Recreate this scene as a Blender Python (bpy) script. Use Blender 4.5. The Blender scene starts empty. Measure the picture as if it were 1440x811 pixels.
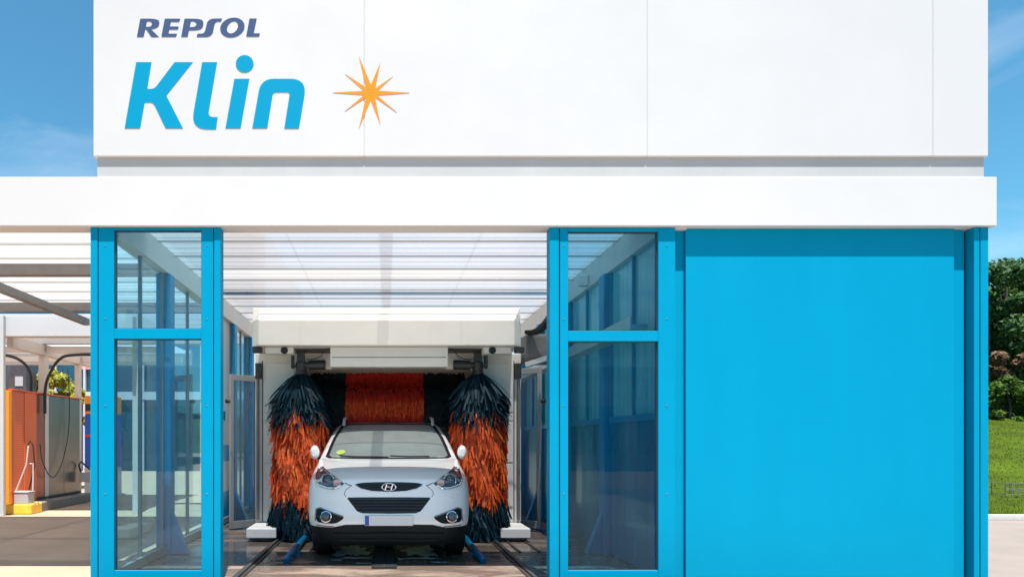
import bpy, bmesh, math, random
import numpy as np
from mathutils import Vector, Matrix
from mathutils.bvhtree import BVHTree
R = math.radians
random.seed(7)
S = bpy.context.scene
COL = S.collection
F, CX, CY, EYE = 930.0, 543.0, 620.0, 1.35     # focal length, vanishing point (in a 1440 wide frame), eye height

# ------------------------------------------------------------------ materials
def M(name, col, rough=.5, metal=0., var=0., vscale=6., bump=0., bscale=40., coat=0., spec=.5, island=0., vary2=None, stretch=None, transl=0.):
    m = bpy.data.materials.new(name); m.use_nodes = True
    nt = m.node_tree; N = nt.nodes; L = nt.links
    b = N['Principled BSDF']
    b.inputs['Base Color'].default_value = (*col, 1)
    b.inputs['Roughness'].default_value = rough
    b.inputs['Metallic'].default_value = metal
    b.inputs['Specular IOR Level'].default_value = spec
    b.inputs['Coat Weight'].default_value = coat
    b.inputs['Coat Roughness'].default_value = .05
    tc = N.new('ShaderNodeTexCoord'); src = tc.outputs['Object']
    if stretch:
        mp = N.new('ShaderNodeMapping'); mp.inputs['Scale'].default_value = stretch
        L.new(src, mp.inputs['Vector']); src = mp.outputs['Vector']
    if var or island:
        mix = N.new('ShaderNodeMix'); mix.data_type = 'RGBA'
        lo = vary2 if vary2 else tuple(c*(1-max(var, island)) for c in col)
        hi = col if vary2 else tuple(min(1, c*(1+max(var, island)*.6)) for c in col)
        mix.inputs[6].default_value = (*lo, 1); mix.inputs[7].default_value = (*hi, 1)
        if island:
            g = N.new('ShaderNodeNewGeometry'); L.new(g.outputs['Random Per Island'], mix.inputs[0])
        else:
            n = N.new('ShaderNodeTexNoise'); n.inputs['Scale'].default_value = vscale
            n.inputs['Detail'].default_value = 8; n.inputs['Roughness'].default_value = .62
            L.new(src, n.inputs['Vector'])
            rp = N.new('ShaderNodeMapRange'); rp.inputs[1].default_value = .3; rp.inputs[2].default_value = .7
            L.new(n.outputs['Fac'], rp.inputs[0]); L.new(rp.outputs[0], mix.inputs[0])
            rr = N.new('ShaderNodeMapRange'); rr.inputs[3].default_value = max(0, rough-.08); rr.inputs[4].default_value = min(1, rough+.08)
            L.new(n.outputs['Fac'], rr.inputs[0]); L.new(rr.outputs[0], b.inputs['Roughness'])
        L.new(mix.outputs[2], b.inputs['Base Color'])
        if transl:
            tr = N.new('ShaderNodeBsdfTranslucent'); L.new(mix.outputs[2], tr.inputs['Color'])
            ms = N.new('ShaderNodeMixShader'); ms.inputs[0].default_value = transl
            L.new(b.outputs[0], ms.inputs[1]); L.new(tr.outputs[0], ms.inputs[2])
            L.new(ms.outputs[0], N['Material Output'].inputs['Surface'])
    if bump:
        n2 = N.new('ShaderNodeTexNoise'); n2.inputs['Scale'].default_value = bscale; n2.inputs['Detail'].default_value = 6
        L.new(src, n2.inputs['Vector'])
        bp = N.new('ShaderNodeBump'); bp.inputs['Strength'].default_value = bump; bp.inputs['Distance'].default_value = .02
        L.new(n2.outputs['Fac'], bp.inputs['Height']); L.new(bp.outputs[0], b.inputs['Normal'])
    return m

def mirror_factor(N, L, boost, f0=.04):
    lw = N.new('ShaderNodeLayerWeight'); lw.inputs['Blend'].default_value = .5
    p = N.new('ShaderNodeMath'); p.operation = 'POWER'; p.inputs[1].default_value = 5; L.new(lw.outputs['Facing'], p.inputs[0])
    m = N.new('ShaderNodeMath'); m.operation = 'MULTIPLY_ADD'; m.inputs[1].default_value = (1-f0)*boost; m.inputs[2].default_value = f0*boost; m.use_clamp = True
    L.new(p.outputs[0], m.inputs[0]); return m
def glass_mat(name, tint, film=.06, filmcol=(.6, .65, .65), boost=1.5, rough=.0, streak=True, even=False):
    m = bpy.data.materials.new(name); m.use_nodes = True
    nt = m.node_tree; N = nt.nodes; L = nt.links
    N.remove(N['Principled BSDF']); out = N['Material Output']
    tr = N.new('ShaderNodeBsdfTransparent'); tr.inputs[0].default_value = (*tint, 1)
    gl = N.new('ShaderNodeBsdfGlossy'); gl.inputs['Roughness'].default_value = rough; gl.inputs['Color'].default_value = (.95, .97, 1, 1)
    mu = mirror_factor(N, L, boost)
    a = N.new('ShaderNodeMixShader'); L.new(mu.outputs[0], a.inputs[0]); L.new(tr.outputs[0], a.inputs[1]); L.new(gl.outputs[0], a.inputs[2])
    df = N.new('ShaderNodeBsdfDiffuse'); df.inputs[0].default_value = (*filmcol, 1)
    tl = N.new('ShaderNodeBsdfTranslucent'); tl.inputs[0].default_value = (*filmcol, 1)
    dm = N.new('ShaderNodeMixShader'); dm.inputs[0].default_value = .5; L.new(df.outputs[0], dm.inputs[1]); L.new(tl.outputs[0], dm.inputs[2])
    tc = N.new('ShaderNodeTexCoord'); mp = N.new('ShaderNodeMapping'); mp.inputs['Scale'].default_value = (14, 14, .9) if streak else (3, 3, 3)
    n = N.new('ShaderNodeTexNoise'); n.inputs['Scale'].default_value = 1.6; n.inputs['Detail'].default_value = 7
    L.new(tc.outputs['Object'], mp.inputs[0]); L.new(mp.outputs[0], n.inputs['Vector'])
    rp = N.new('ShaderNodeMapRange'); rp.inputs[1].default_value = .35; rp.inputs[2].default_value = .8; rp.inputs[3].default_value = film*(.92 if even else .4); rp.inputs[4].default_value = film*(1.08 if even else 2.2)
    L.new(n.outputs['Fac'], rp.inputs[0])
    b = N.new('ShaderNodeMixShader'); L.new(rp.outputs[0], b.inputs[0]); L.new(a.outputs[0], b.inputs[1]); L.new(dm.outputs[0], b.inputs[2])
    L.new(b.outputs[0], out.inputs['Surface'])
    return m

def sheet_mat(name, col, trans, clear):
    m = bpy.data.materials.new(name); m.use_nodes = True
    nt = m.node_tree; N = nt.nodes; L = nt.links
    N.remove(N['Principled BSDF']); out = N['Material Output']
    tc = N.new('ShaderNodeTexCoord'); mp = N.new('ShaderNodeMapping'); mp.inputs['Scale'].default_value = (.35, 3.2, 1)
    n = N.new('ShaderNodeTexNoise'); n.inputs['Scale'].default_value = 1.4; n.inputs['Detail'].default_value = 8
    L.new(tc.outputs['Object'], mp.inputs[0]); L.new(mp.outputs[0], n.inputs['Vector'])
    mx = N.new('ShaderNodeMix'); mx.data_type = 'RGBA'
    mx.inputs[6].default_value = (*[c*.82 for c in col], 1); mx.inputs[7].default_value = (*col, 1)
    L.new(n.outputs['Fac'], mx.inputs[0])
    df = N.new('ShaderNodeBsdfDiffuse'); L.new(mx.outputs[2], df.inputs[0])
    tl = N.new('ShaderNodeBsdfTranslucent'); L.new(mx.outputs[2], tl.inputs[0])
    a = N.new('ShaderNodeMixShader'); a.inputs[0].default_value = trans; L.new(df.outputs[0], a.inputs[1]); L.new(tl.outputs[0], a.inputs[2])
    tr = N.new('ShaderNodeBsdfTransparent'); tr.inputs[0].default_value = (.95, .96, .98, 1)
    b = N.new('ShaderNodeMixShader'); b.inputs[0].default_value = clear; L.new(a.outputs[0], b.inputs[1]); L.new(tr.outputs[0], b.inputs[2])
    gl = N.new('ShaderNodeBsdfGlossy'); gl.inputs['Roughness'].default_value = .18
    fr = mirror_factor(N, L, .35)
    c = N.new('ShaderNodeMixShader'); L.new(fr.outputs[0], c.inputs[0]); L.new(b.outputs[0], c.inputs[1]); L.new(gl.outputs[0], c.inputs[2])
    L.new(c.outputs[0], out.inputs['Surface'])
    return m

CYAN = M('cyan_paint', (.0, .226, .395), .45, var=.03, vscale=3, spec=.05)
CYAN2 = M('cyan_sheet', (.0, .228, .40), .5, var=.035, vscale=1.1, bump=.012, bscale=3, spec=.05, stretch=(2.2, 2.2, .5))
NAVYBLUE = M('blue_steel', (.0, .22, .44), .4, var=.12, vscale=4)
WHITE = M('white_aluminium', (.50, .497, .51), .38, var=.025, vscale=1.5)
WHITE2 = M('white_fascia', (.515, .51, .52), .42, var=.025, vscale=1.5)
BAND = M('grey_band', (.385, .39, .40), .5, var=.05, vscale=2)
GASKET = M('dark_gasket', (.02, .025, .035), .6)
ALU = M('aluminium_profile', (.56, .57, .57), .35, .35, var=.06)
MULL = M('grey_blue_profile', (.17, .22, .26), .4, .3, var=.08)
PALEBEAM = M('pale_beam', (.62, .62, .6), .45, var=.07, vscale=4)
PINKBEAM = M('dusty_beam', (.60, .54, .51), .5, var=.08, vscale=4)
GREYSTEEL = M('grey_steel', (.2, .19, .185), .45, .3, var=.12)
STEEL = M('stainless_steel', (.2, .185, .185), .33, 1., var=.1, vscale=3, bump=.03, bscale=5)
BLACK = M('black_rubber', (.012, .013, .015), .55)
BLACKPLASTIC = M('black_plastic', (.014, .017, .02), .42, var=.2)
DARKMETAL = M('dark_machine_metal', (.05, .048, .047), .45, .4, var=.2)
CABINET = M('machine_cover', (.77, .745, .69), .42, var=.04, vscale=3)
COLUMNM = M('column_cover', (.78, .765, .73), .45, var=.06, vscale=3)
ORANGE_BR = M('orange_bristles', (1., .21, .03), .5, island=.5, vary2=(.66, .05, .012), transl=.25)
DARK_BR = M('navy_bristles', (.008, .034, .052), .5, island=.5, vary2=(.002, .010, .018), spec=.08)
RED_BR = M('red_bristles', (.88, .075, .035), .65, island=.5, vary2=(.55, .03, .02), transl=.25)
REDTIP_BR = M('orange_tips', (.85, .13, .02), .65, island=.5, vary2=(.4, .03, .01))
GREEN_BR = M('darkgreen_bristles', (.012, .032, .034), .65, island=.5, vary2=(.005, .012, .014))
CARWHITE = M('car_paint', (.92, .905, .89), .3, coat=1.)
def lined(m, dark=(.02, .02, .022, 1)):                      # the inside of a body shell is trimmed in dark cloth
    nt = m.node_tree; b = nt.nodes['Principled BSDF']
    g = nt.nodes.new('ShaderNodeNewGeometry'); mx = nt.nodes.new('ShaderNodeMix'); mx.data_type = 'RGBA'
    mx.inputs[6].default_value = b.inputs['Base Color'].default_value[:]; mx.inputs[7].default_value = dark
    nt.links.new(g.outputs['Backfacing'], mx.inputs[0]); nt.links.new(mx.outputs[2], b.inputs['Base Color'])
    mv = nt.nodes.new('ShaderNodeMath'); mv.operation = 'SUBTRACT'; mv.inputs[0].default_value = 1
    nt.links.new(g.outputs['Backfacing'], mv.inputs[1]); nt.links.new(mv.outputs[0], b.inputs['Coat Weight'])
lined(CARWHITE)
SKIRT = M('car_dark_plastic', (.007, .011, .014), .6, var=.15, spec=.25)
CHROME = M('chrome', (.75, .76, .78), .08, 1.)
LAMPDARK = M('lamp_housing', (.06, .10, .15), .25, .2, coat=.6)
LAMPSILVER = M('lamp_reflector', (.62, .68, .75), .12, .9, coat=1.)
LENS = M('lamp_lens', (.05, .08, .1), .03, .2, coat=1.)
INDIC = M('indicator_lens', (.62, .38, .33), .15, .3, coat=1.)
SEATM = M('seat_cloth', (.05, .05, .055), .8, var=.2)
PLATEM = M('number_plate', (.72, .725, .74), .4)
EUBLUE = M('plate_blue', (.01, .09, .42), .4)
STICKER = M('sticker', (.45, .6, .1), .5)
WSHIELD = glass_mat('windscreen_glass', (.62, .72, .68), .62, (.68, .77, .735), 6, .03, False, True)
TINT = glass_mat('tinted_glass', (.12, .14, .15), .03, boost=1.5, streak=False)
PANE = glass_mat('clear_pane', (.74, .91, .96), .012, (.35, .55, .6), .6)
PANE2 = glass_mat('wet_pane', (.50, .74, .84), .03, (.06, .36, .46), .3)
WALLGLASS = glass_mat('wall_glazing', (.78, .90, .94), .012, (.5, .62, .66), .8)
DOORGLASS = glass_mat('door_glass', (.6, .74, .82), .12, (.4, .5, .57), 1.2)
DOORFRAME = M('door_frame_grey', (.33, .34, .35), .4, .3, var=.06)
MILKPANE = M('milky_blue_pane', (.15, .50, .60), .22, var=.25, vscale=1.2, stretch=(9, 9, .6), coat=.3)
LOWBLUE = M('dark_blue_panel', (.0, .155, .30), .25, var=.2, vscale=1.5, stretch=(6, 6, .8), coat=.3)
SHEET = sheet_mat('roof_polycarbonate', (.345, .324, .327), .84, .30)
JOINT = sheet_mat('joint_polycarbonate', (.5, .49, .5), .84, .80)
SHEET2 = sheet_mat('canopy_polycarbonate', (.45, .43, .42), .88, .06)
INK_NAVY = M('navy_lettering', (.045, .075, .16), .6, spec=.05)
INK_CYAN = M('cyan_lettering', (.0, .226, .40), .6, spec=.05)
INK_ORANGE = M('orange_emblem', (.74, .215, .02), .6, spec=.05)
INK_TEAL = M('teal_lettering', (.0, .22, .25), .5)
ASPHALT = M('asphalt', (.36, .24, .165), .85, var=.16, vscale=1.1, bump=.3, bscale=120)
CONCRETE = M('pale_concrete', (.195, .162, .143), .8, var=.1, vscale=1.5, bump=.15, bscale=60)
BOUNCE_SLAB = M('bounce_slab_pale', (.50, .42, .355), .8, var=.1, vscale=1.5, bump=.15, bscale=60)
KERBM = M('kerb_stone', (.5, .49, .47), .8, var=.1, bump=.1)
STEEL_REFL = M('steel_orange_reflection', (.30, .09, .07), .3, .5, var=.1)  # stainless panel with the orange sheet's reflection put into its base colour
YELLOW = M('yellow_kerb_paint', (.80, .50, .05), .6, var=.18, vscale=7)
ORANGEM = M('orange_sheet', (.72, .115, .02), .4, var=.08, vscale=3)
ORANGEB = M('bright_orange', (.9, .28, .01), .4)
GRASSM = M('lawn', (.044, .07, .004), .9, spec=.08, var=.38, vscale=.7, bump=.5, bscale=30)
BLADE = M('grass_blade', (.054, .08, .006), .9, island=.4, vary2=(.04, .062, .005), transl=.3, spec=.15)
LEAF = M('dark_leaf', (.055, .13, .03), .6, island=.5, vary2=(.016, .052, .018), transl=.3, spec=.2)
LEAF2 = M('mid_leaf', (.08, .15, .015), .6, island=.5, vary2=(.03, .07, .01), transl=.3, spec=.2)
LEAFY = M('yellow_leaf', (.42, .36, .02), .55, island=.5, vary2=(.16, .2, .02), transl=.35)
LEAFR = M('russet_leaf', (.16, .07, .03), .6, island=.5, vary2=(.07, .05, .02), transl=.3)
BARK = M('bark', (.05, .038, .028), .9, var=.3, vscale=12, bump=.4)
BGLASS = M('building_glass', (.012, .06, .11), .12, .2, var=.4, vscale=.8, coat=.5)
BWALL = M('building_wall', (.45, .45, .5), .6, var=.06)
TOWERM = M('tower_cabinet', (.10, .09, .11), .35, .3, var=.15)
BLUEM = M('machine_blue', (.01, .08, .45), .4)
HILLM = M('far_hill', (.05, .085, .03), .9, var=.3, vscale=.2)

def wet_floor():
    m = bpy.data.materials.new('wet_concrete'); m.use_nodes = True
    nt = m.node_tree; N = nt.nodes; L = nt.links; b = N['Principled BSDF']
    tc = N.new('ShaderNodeTexCoord')
    mp = N.new('ShaderNodeMapping'); mp.inputs['Scale'].default_value = (.8, 1.9, 1); L.new(tc.outputs['Object'], mp.inputs[0])
    n = N.new('ShaderNodeTexNoise'); n.inputs['Scale'].default_value = 1.5; n.inputs['Detail'].default_value = 9; n.inputs['Roughness'].default_value = .62; n.inputs['Distortion'].default_value = .6
    L.new(mp.outputs[0], n.inputs['Vector'])
    r = N.new('ShaderNodeValToRGB'); e = r.color_ramp.elements
    e[0].position = .38; e[0].color = (0, 0, 0, 1); e[1].position = .52; e[1].color = (1, 1, 1, 1)
    L.new(n.outputs['Fac'], r.inputs[0])
    n2 = N.new('ShaderNodeTexNoise'); n2.inputs['Scale'].default_value = 22; n2.inputs['Detail'].default_value = 8; L.new(tc.outputs['Object'], n2.inputs['Vector'])
    dry = N.new('ShaderNodeMix'); dry.data_type = 'RGBA'; dry.inputs[6].default_value = (.15, .108, .086, 1); dry.inputs[7].default_value = (.225, .168, .134, 1); L.new(n2.outputs['Fac'], dry.inputs[0])
    wet = N.new('ShaderNodeMix'); wet.data_type = 'RGBA'; wet.inputs[6].default_value = (.09, .068, .057, 1); wet.inputs[7].default_value = (.14, .105, .086, 1); L.new(n2.outputs['Fac'], wet.inputs[0])
    mx = N.new('ShaderNodeMix'); mx.data_type = 'RGBA'; L.new(r.outputs[0], mx.inputs[0]); L.new(dry.outputs[2], mx.inputs[6]); L.new(wet.outputs[2], mx.inputs[7])
    L.new(mx.outputs[2], b.inputs['Base Color'])
    ro = N.new('ShaderNodeMapRange'); ro.inputs[3].default_value = .55; ro.inputs[4].default_value = .13; L.new(r.outputs[0], ro.inputs[0]); L.new(ro.outputs[0], b.inputs['Roughness'])
    bp = N.new('ShaderNodeBump'); bp.inputs['Strength'].default_value = .25; bp.inputs['Distance'].default_value = .006
    L.new(n2.outputs['Fac'], bp.inputs['Height']); L.new(bp.outputs[0], b.inputs['Normal'])
    return m
WETFLOOR = wet_floor()
GUIDE = M('guide_blue', (.0, .12, .27), .35, var=.15)

def perforated():
    m = ORANGEM.copy(); m.name = 'orange_perforated'
    nt = m.node_tree; N = nt.nodes; L = nt.links; b = N['Principled BSDF']
    tc = N.new('ShaderNodeTexCoord'); v = N.new('ShaderNodeTexVoronoi'); v.inputs['Scale'].default_value = 24; v.inputs['Randomness'].default_value = 0; v.voronoi_dimensions = '2D'
    sp = N.new('ShaderNodeSeparateXYZ'); cb = N.new('ShaderNodeCombineXYZ'); L.new(tc.outputs['Object'], sp.inputs[0]); L.new(sp.outputs[1], cb.inputs[0]); L.new(sp.outputs[2], cb.inputs[1])
    L.new(cb.outputs[0], v.inputs['Vector'])
    c = N.new('ShaderNodeMath'); c.operation = 'LESS_THAN'; c.inputs[1].default_value = .27; L.new(v.outputs['Distance'], c.inputs[0])
    mx = N.new('ShaderNodeMix'); mx.data_type = 'RGBA'; mx.inputs[6].default_value = (.72, .115, .02, 1); mx.inputs[7].default_value = (.42, .065, .012, 1)
    L.new(c.outputs[0], mx.inputs[0]); L.new(mx.outputs[2], b.inputs['Base Color'])
    return m
PERF = perforated()

# ------------------------------------------------------------------ mesh helpers
class MB:
    def __init__(s): s.v = []; s.f = []
    def quad(s, a, b, c, d):
        n = len(s.v); s.v += [tuple(a), tuple(b), tuple(c), tuple(d)]; s.f.append((n, n+1, n+2, n+3)); return s
    def box(s, x0, x1, y0, y1, z0, z1):
        x0, x1 = sorted((x0, x1)); y0, y1 = sorted((y0, y1)); z0, z1 = sorted((z0, z1)); n = len(s.v)
        s.v += [(x0, y0, z0), (x1, y0, z0), (x1, y1, z0), (x0, y1, z0), (x0, y0, z1), (x1, y0, z1), (x1, y1, z1), (x0, y1, z1)]
        s.f += [tuple(n+i for i in q) for q in ((0, 3, 2, 1), (4, 5, 6, 7), (0, 1, 5, 4), (1, 2, 6, 5), (2, 3, 7, 6), (3, 0, 4, 7))]; return s
    def obox(s, p0, p1, w, h):                     # a bar from p0 to p1, w wide (horizontal), h high
        p0 = Vector(p0); p1 = Vector(p1); d = (p1-p0).normalized()
        up = Vector((0, 0, 1)) if abs(d.z) < .95 else Vector((0, 1, 0))
        a = d.cross(up).normalized()*w/2; b = a.cross(d).normalized()*h/2; n = len(s.v)
        for p in (p0, p1): s.v += [tuple(p-a-b), tuple(p+a-b), tuple(p+a+b), tuple(p-a+b)]
        s.f += [tuple(n+i for i in q) for q in ((0, 1, 2, 3), (7, 6, 5, 4), (0, 4, 5, 1), (1, 5, 6, 2), (2, 6, 7, 3), (3, 7, 4, 0))]; return s
    def tube(s, pts, r, n=10, r1=None):
        pts = [Vector(p) for p in pts]; k0 = len(s.v); m = len(pts); prev = None
        for i, p in enumerate(pts):
            d = (pts[min(i+1, m-1)]-pts[max(i-1, 0)]).normalized()
            if prev is None:
                up = Vector((0, 0, 1)) if abs(d.z) < .9 else Vector((1, 0, 0)); a = d.cross(up).normalized()
            else:
                a = (prev-d*prev.dot(d)).normalized()
            prev = a; b = d.cross(a); rr = r if r1 is None else r+(r1-r)*i/(m-1)
            for k in range(n):
                t = 2*math.pi*k/n; s.v.append(tuple(p+a*math.cos(t)*rr+b*math.sin(t)*rr))
        for i in range(m-1):
            for k in range(n):
                a = k0+i*n+k; b = k0+i*n+(k+1) % n; s.f.append((a, b, b+n, a+n))
        s.f.append(tuple(k0+k for k in range(n))[::-1]); s.f.append(tuple(k0+(m-1)*n+k for k in range(n))); return s
    def prism(s, poly, axis, a0, a1):               # poly of 2-D points extruded along axis 'x', 'y' or 'z'
        n = len(poly); k = len(s.v)
        def P(p, a): return {'x': (a, p[0], p[1]), 'y': (p[0], a, p[1]), 'z': (p[0], p[1], a)}[axis]
        for a in (a0, a1): s.v += [P(p, a) for p in poly]
        s.f.append(tuple(k+i for i in range(n))); s.f.append(tuple(k+n+i for i in range(n))[::-1])
        for i in range(n): s.f.append((k+i, k+n+i, k+n+(i+1) % n, k+(i+1) % n))
        return s
    def lathe(s, prof, c, axis='z', n=32):          # prof: (r, a)
        k = len(s.v)
        for r, a in prof:
            for i in range(n):
                t = 2*math.pi*i/n; u, w = r*math.cos(t), r*math.sin(t)
                p = {'z': (u, w, a), 'x': (a, u, w), 'y': (u, a, w)}[axis]
                s.v.append((c[0]+p[0], c[1]+p[1], c[2]+p[2]))
        for j in range(len(prof)-1):
            for i in range(n): s.f.append((k+j*n+i, k+j*n+(i+1) % n, k+(j+1)*n+(i+1) % n, k+(j+1)*n+i))
        s.f.append(tuple(k+i for i in range(n))[::-1]); s.f.append(tuple(k+(len(prof)-1)*n+i for i in range(n))); return s
    def build(s, name, mat, parent=None, smooth=False, bevel=0., fix=True):
        me = bpy.data.meshes.new(name); me.from_pydata(s.v, [], s.f)
        if fix:
            bm = bmesh.new(); bm.from_mesh(me); bmesh.ops.recalc_face_normals(bm, faces=bm.faces); bm.to_mesh(me); bm.free()
        me.materials.append(mat); me.update()
        if smooth:
            me.shade_smooth(); me.set_sharp_from_angle(angle=R(38))
        o = bpy.data.objects.new(name, me); COL.objects.link(o)
        if bevel:
            b = o.modifiers.new('edge', 'BEVEL'); b.width = bevel; b.segments = 2; b.limit_method = 'ANGLE'; b.angle_limit = R(40)
        if parent: attach(o, parent)
        return o
def spline(pts, n=8):
    P = [Vector(p) for p in pts]; P = [P[0]*2-P[1]]+P+[P[-1]*2-P[-2]]; out = []
    for i in range(1, len(P)-2):
        a, b, c, d = P[i-1:i+3]
        for k in range(n):
            t = k/n; out.append(.5*((2*b)+(c-a)*t+(2*a-5*b+4*c-d)*t*t+(3*b-a-3*c+d)*t**3))
    out.append(P[-2]); return out
def world_of(o):
    m = o.matrix_basis.copy()
    return (world_of(o.parent) @ o.matrix_parent_inverse @ m) if o.parent else m
def attach(o, parent):
    o.parent = parent; o.matrix_parent_inverse = world_of(parent).inverted()
def tag(o, label=None, cat=None, group=None, kind=None):
    for k, v in (('label', label), ('category', cat), ('group', group), ('kind', kind)):
        if v: o[k] = v
    return o
def thing(name, label, cat, loc=(0, 0, 0), group=None):
    o = bpy.data.objects.new(name, None); o.empty_display_size = .2; COL.objects.link(o); o.location = loc
    return tag(o, label, cat, group)
def kids(o): return [c for c in COL.objects if c.parent == o]
def copy_tree(o, parent=None):
    c = o.copy(); COL.objects.link(c)
    if parent: c.parent = parent; c.matrix_parent_inverse = o.matrix_parent_inverse.copy()
    for ch in kids(o): copy_tree(ch, c)
    return c
def struct(name, mb, mat, **k): return tag(mb.build(name, mat, **k), kind='structure')

# ------------------------------------------------------------------ camera, light, sky
cam_d = bpy.data.cameras.new('camera'); cam = bpy.data.objects.new('camera', cam_d); COL.objects.link(cam); S.camera = cam
cam.location = (0, 0, EYE); cam.rotation_euler = (R(90), 0, 0)
cam_d.sensor_width = 36; cam_d.lens = 36*F/1440; cam_d.shift_x = (720-CX)/1440; cam_d.shift_y = (CY-405.5)/1440
cam_d.clip_start = .05; cam_d.clip_end = 2000

SUN_EL, SUN_AZ = 74., 10.          # degrees; azimuth turned right from straight behind the camera
sd = bpy.data.lights.new('sun', 'SUN'); sd.energy = 5.0; sd.angle = R(.5); sd.color = (1, .955, .885)
so = bpy.data.objects.new('sun', sd); COL.objects.link(so)
to_sun = Vector((math.sin(R(SUN_AZ))*math.cos(R(SUN_EL)), -math.cos(R(SUN_AZ))*math.cos(R(SUN_EL)), math.sin(R(SUN_EL))))
so.rotation_euler = to_sun.to_track_quat('Z', 'Y').to_euler(); so.location = (3, -10, 20)
W = bpy.data.worlds.new('World'); S.world = W; W.use_nodes = True
wn = W.node_tree.nodes; wl = W.node_tree.links
sky = wn.new('ShaderNodeTexSky'); sky.sky_type = 'NISHITA'; sky.sun_disc = False
sky.sun_elevation = R(SUN_EL); sky.sun_rotation = math.atan2(to_sun.x, to_sun.y); sky.air_density = 1.0; sky.dust_density = .6; sky.ozone_density = 2.0
# thin fair-weather cloud in the sky itself
wtc = wn.new('ShaderNodeTexCoord'); wmp = wn.new('ShaderNodeMapping'); wmp.inputs['Scale'].default_value = (1.5, 1.5, 3.6); wmp.inputs['Rotation'].default_value = (0, R(25), R(20))
wno = wn.new('ShaderNodeTexNoise'); wno.inputs['Scale'].default_value = 1.9; wno.inputs['Detail'].default_value = 7; wno.inputs['Roughness'].default_value = .55; wno.inputs['Distortion'].default_value = .5
wl.new(wtc.outputs['Generated'], wmp.inputs[0]); wl.new(wmp.outputs[0], wno.inputs['Vector'])
wr = wn.new('ShaderNodeMapRange'); wr.inputs[1].default_value = .50; wr.inputs[2].default_value = .80; wr.inputs[3].default_value = 0; wr.inputs[4].default_value = .34
wl.new(wno.outputs['Fac'], wr.inputs[0])
wmx = wn.new('ShaderNodeMix'); wmx.data_type = 'RGBA'; wmx.inputs[7].default_value = (6.6, 6.9, 7.2, 1)
wl.new(wr.outputs[0], wmx.inputs[0]); wtn = wn.new('ShaderNodeMix'); wtn.data_type = 'RGBA'; wtn.blend_type = 'MULTIPLY'; wtn.inputs[0].default_value = 1; wtn.inputs[7].default_value = (.46, .94, .97, 1)
wl.new(sky.outputs[0], wtn.inputs[6]); wl.new(wtn.outputs[2], wmx.inputs[6]); wl.new(wmx.outputs[2], wn['Background'].inputs[0])
wn['Background'].inputs[1].default_value = .076
S.view_settings.view_transform = 'Standard'; S.view_settings.look = 'None'; S.view_settings.gamma = 1; S.view_settings.exposure = 1.34
S.cycles.use_denoising = True; S.cycles.max_bounces = 10; S.cycles.transparent_max_bounces = 16; S.cycles.transmission_bounces = 8
S.cycles.caustics_reflective = False; S.cycles.caustics_refractive = False; S.cycles.sample_clamp_indirect = 6

# ------------------------------------------------------------------ the ground
g = MB(); g.quad((-150, -80, 0), (150, -80, 0), (150, 160, 0), (-150, 160, 0)); struct('ground', g, ASPHALT)
g = MB(); g.quad((-2.75, 5.6, .004), (2.8, 5.6, .004), (2.8, 13.4, .004), (-2.75, 13.4, .004)); struct('bay_floor', g, WETFLOOR)
g = MB(); g.quad((5.8, -6, .004), (60, -6, .004), (60, 11.3, .004), (5.8, 11.3, .004)); struct('pavement', g, CONCRETE)
g = MB(); g.box(5.9, 60, 11.3, 11.45, 0, .09); struct('kerb', g, KERBM, bevel=.012)
g = MB(); g.quad((-3.4, -4, .004), (5.79, -4, .004), (5.79, 5.59, .004), (-3.4, 5.59, .004)); struct('bounce_slab', g, BOUNCE_SLAB)  # unseen pale slab, added to bounce warm light onto car and facade
# lawn rising to a bank
def lawn_z(x, y):
    t = max(0, y-11.45); return .06+(.165*t if t < 16 else 2.64+.02*(t-16))+.09*math.sin(x*.6+y*.3)*min(1, t/5)*.5
g = MB(); nx, ny = 60, 50
for j in range(ny+1):
    for i in range(nx+1):
        x = 6+54*i/nx; y = 11.45+45*(j/ny)**1.4; g.v.append((x, y, lawn_z(x, y)))
for j in range(ny):
    for i in range(nx): a = j*(nx+1)+i; g.f.append((a, a+1, a+nx+2, a+nx+1))
struct('lawn', g, GRASSM, smooth=True)
g = MB(); rnd = random.Random(3)
for i in range(7000):
    y = 11.5+16*rnd.random()**1.7; x = y*rnd.uniform(.86, 1.06)+rnd.uniform(-.4, .4); z = lawn_z(x, y)
    a = rnd.uniform(0, 6.28); h = rnd.uniform(.02, .06); w = .004+.0006*(y-11); dx, dy = math.cos(a)*w, math.sin(a)*w
    l = rnd.uniform(-.04, .04); k = len(g.v)
    g.v += [(x-dx, y-dy, z), (x+dx, y+dy, z), (x+l, y+l*.5, z+h)]; g.f.append((k, k+1, k+2))
tag(g.build('grass', BLADE, fix=False), 'short green lawn grass on the bank beside the building', 'grass', kind='stuff')
g = MB(); nx = 60
for j in range(2):
    for i in range(nx+1):
        x = -150+300*i/nx; g.v.append((x, 75+20*j, (0, 7+2.5*math.sin(i*.7)+1.2*math.sin(i*1.9))[j]))
for i in range(nx): g.f.append((i, i+1, i+nx+2, i+nx+1))
struct('hills', g, HILLM, smooth=True)

# ------------------------------------------------------------------ the car wash building
YF = 6.24; SF = F/YF
def X(px): return (px-CX)/SF
def Z(py): return EYE+(CY-py)/SF
ROOF = 3.62
bld = thing('car_wash_building', 'cyan and white car wash bay with glazed front screens and translucent roof', 'building', (1.4, 9.5, 0))
ZT = 3.372          # underside of the fascia
MB().box(-8.6, 5.73, 6.203, 6.42, 3.367, 3.827).build('fascia', WHITE2, bld, bevel=.006)
MB().box(-2.72, 5.63, 6.23, 6.55, 3.83, 4.10).build('parapet', BAND, bld)
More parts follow.
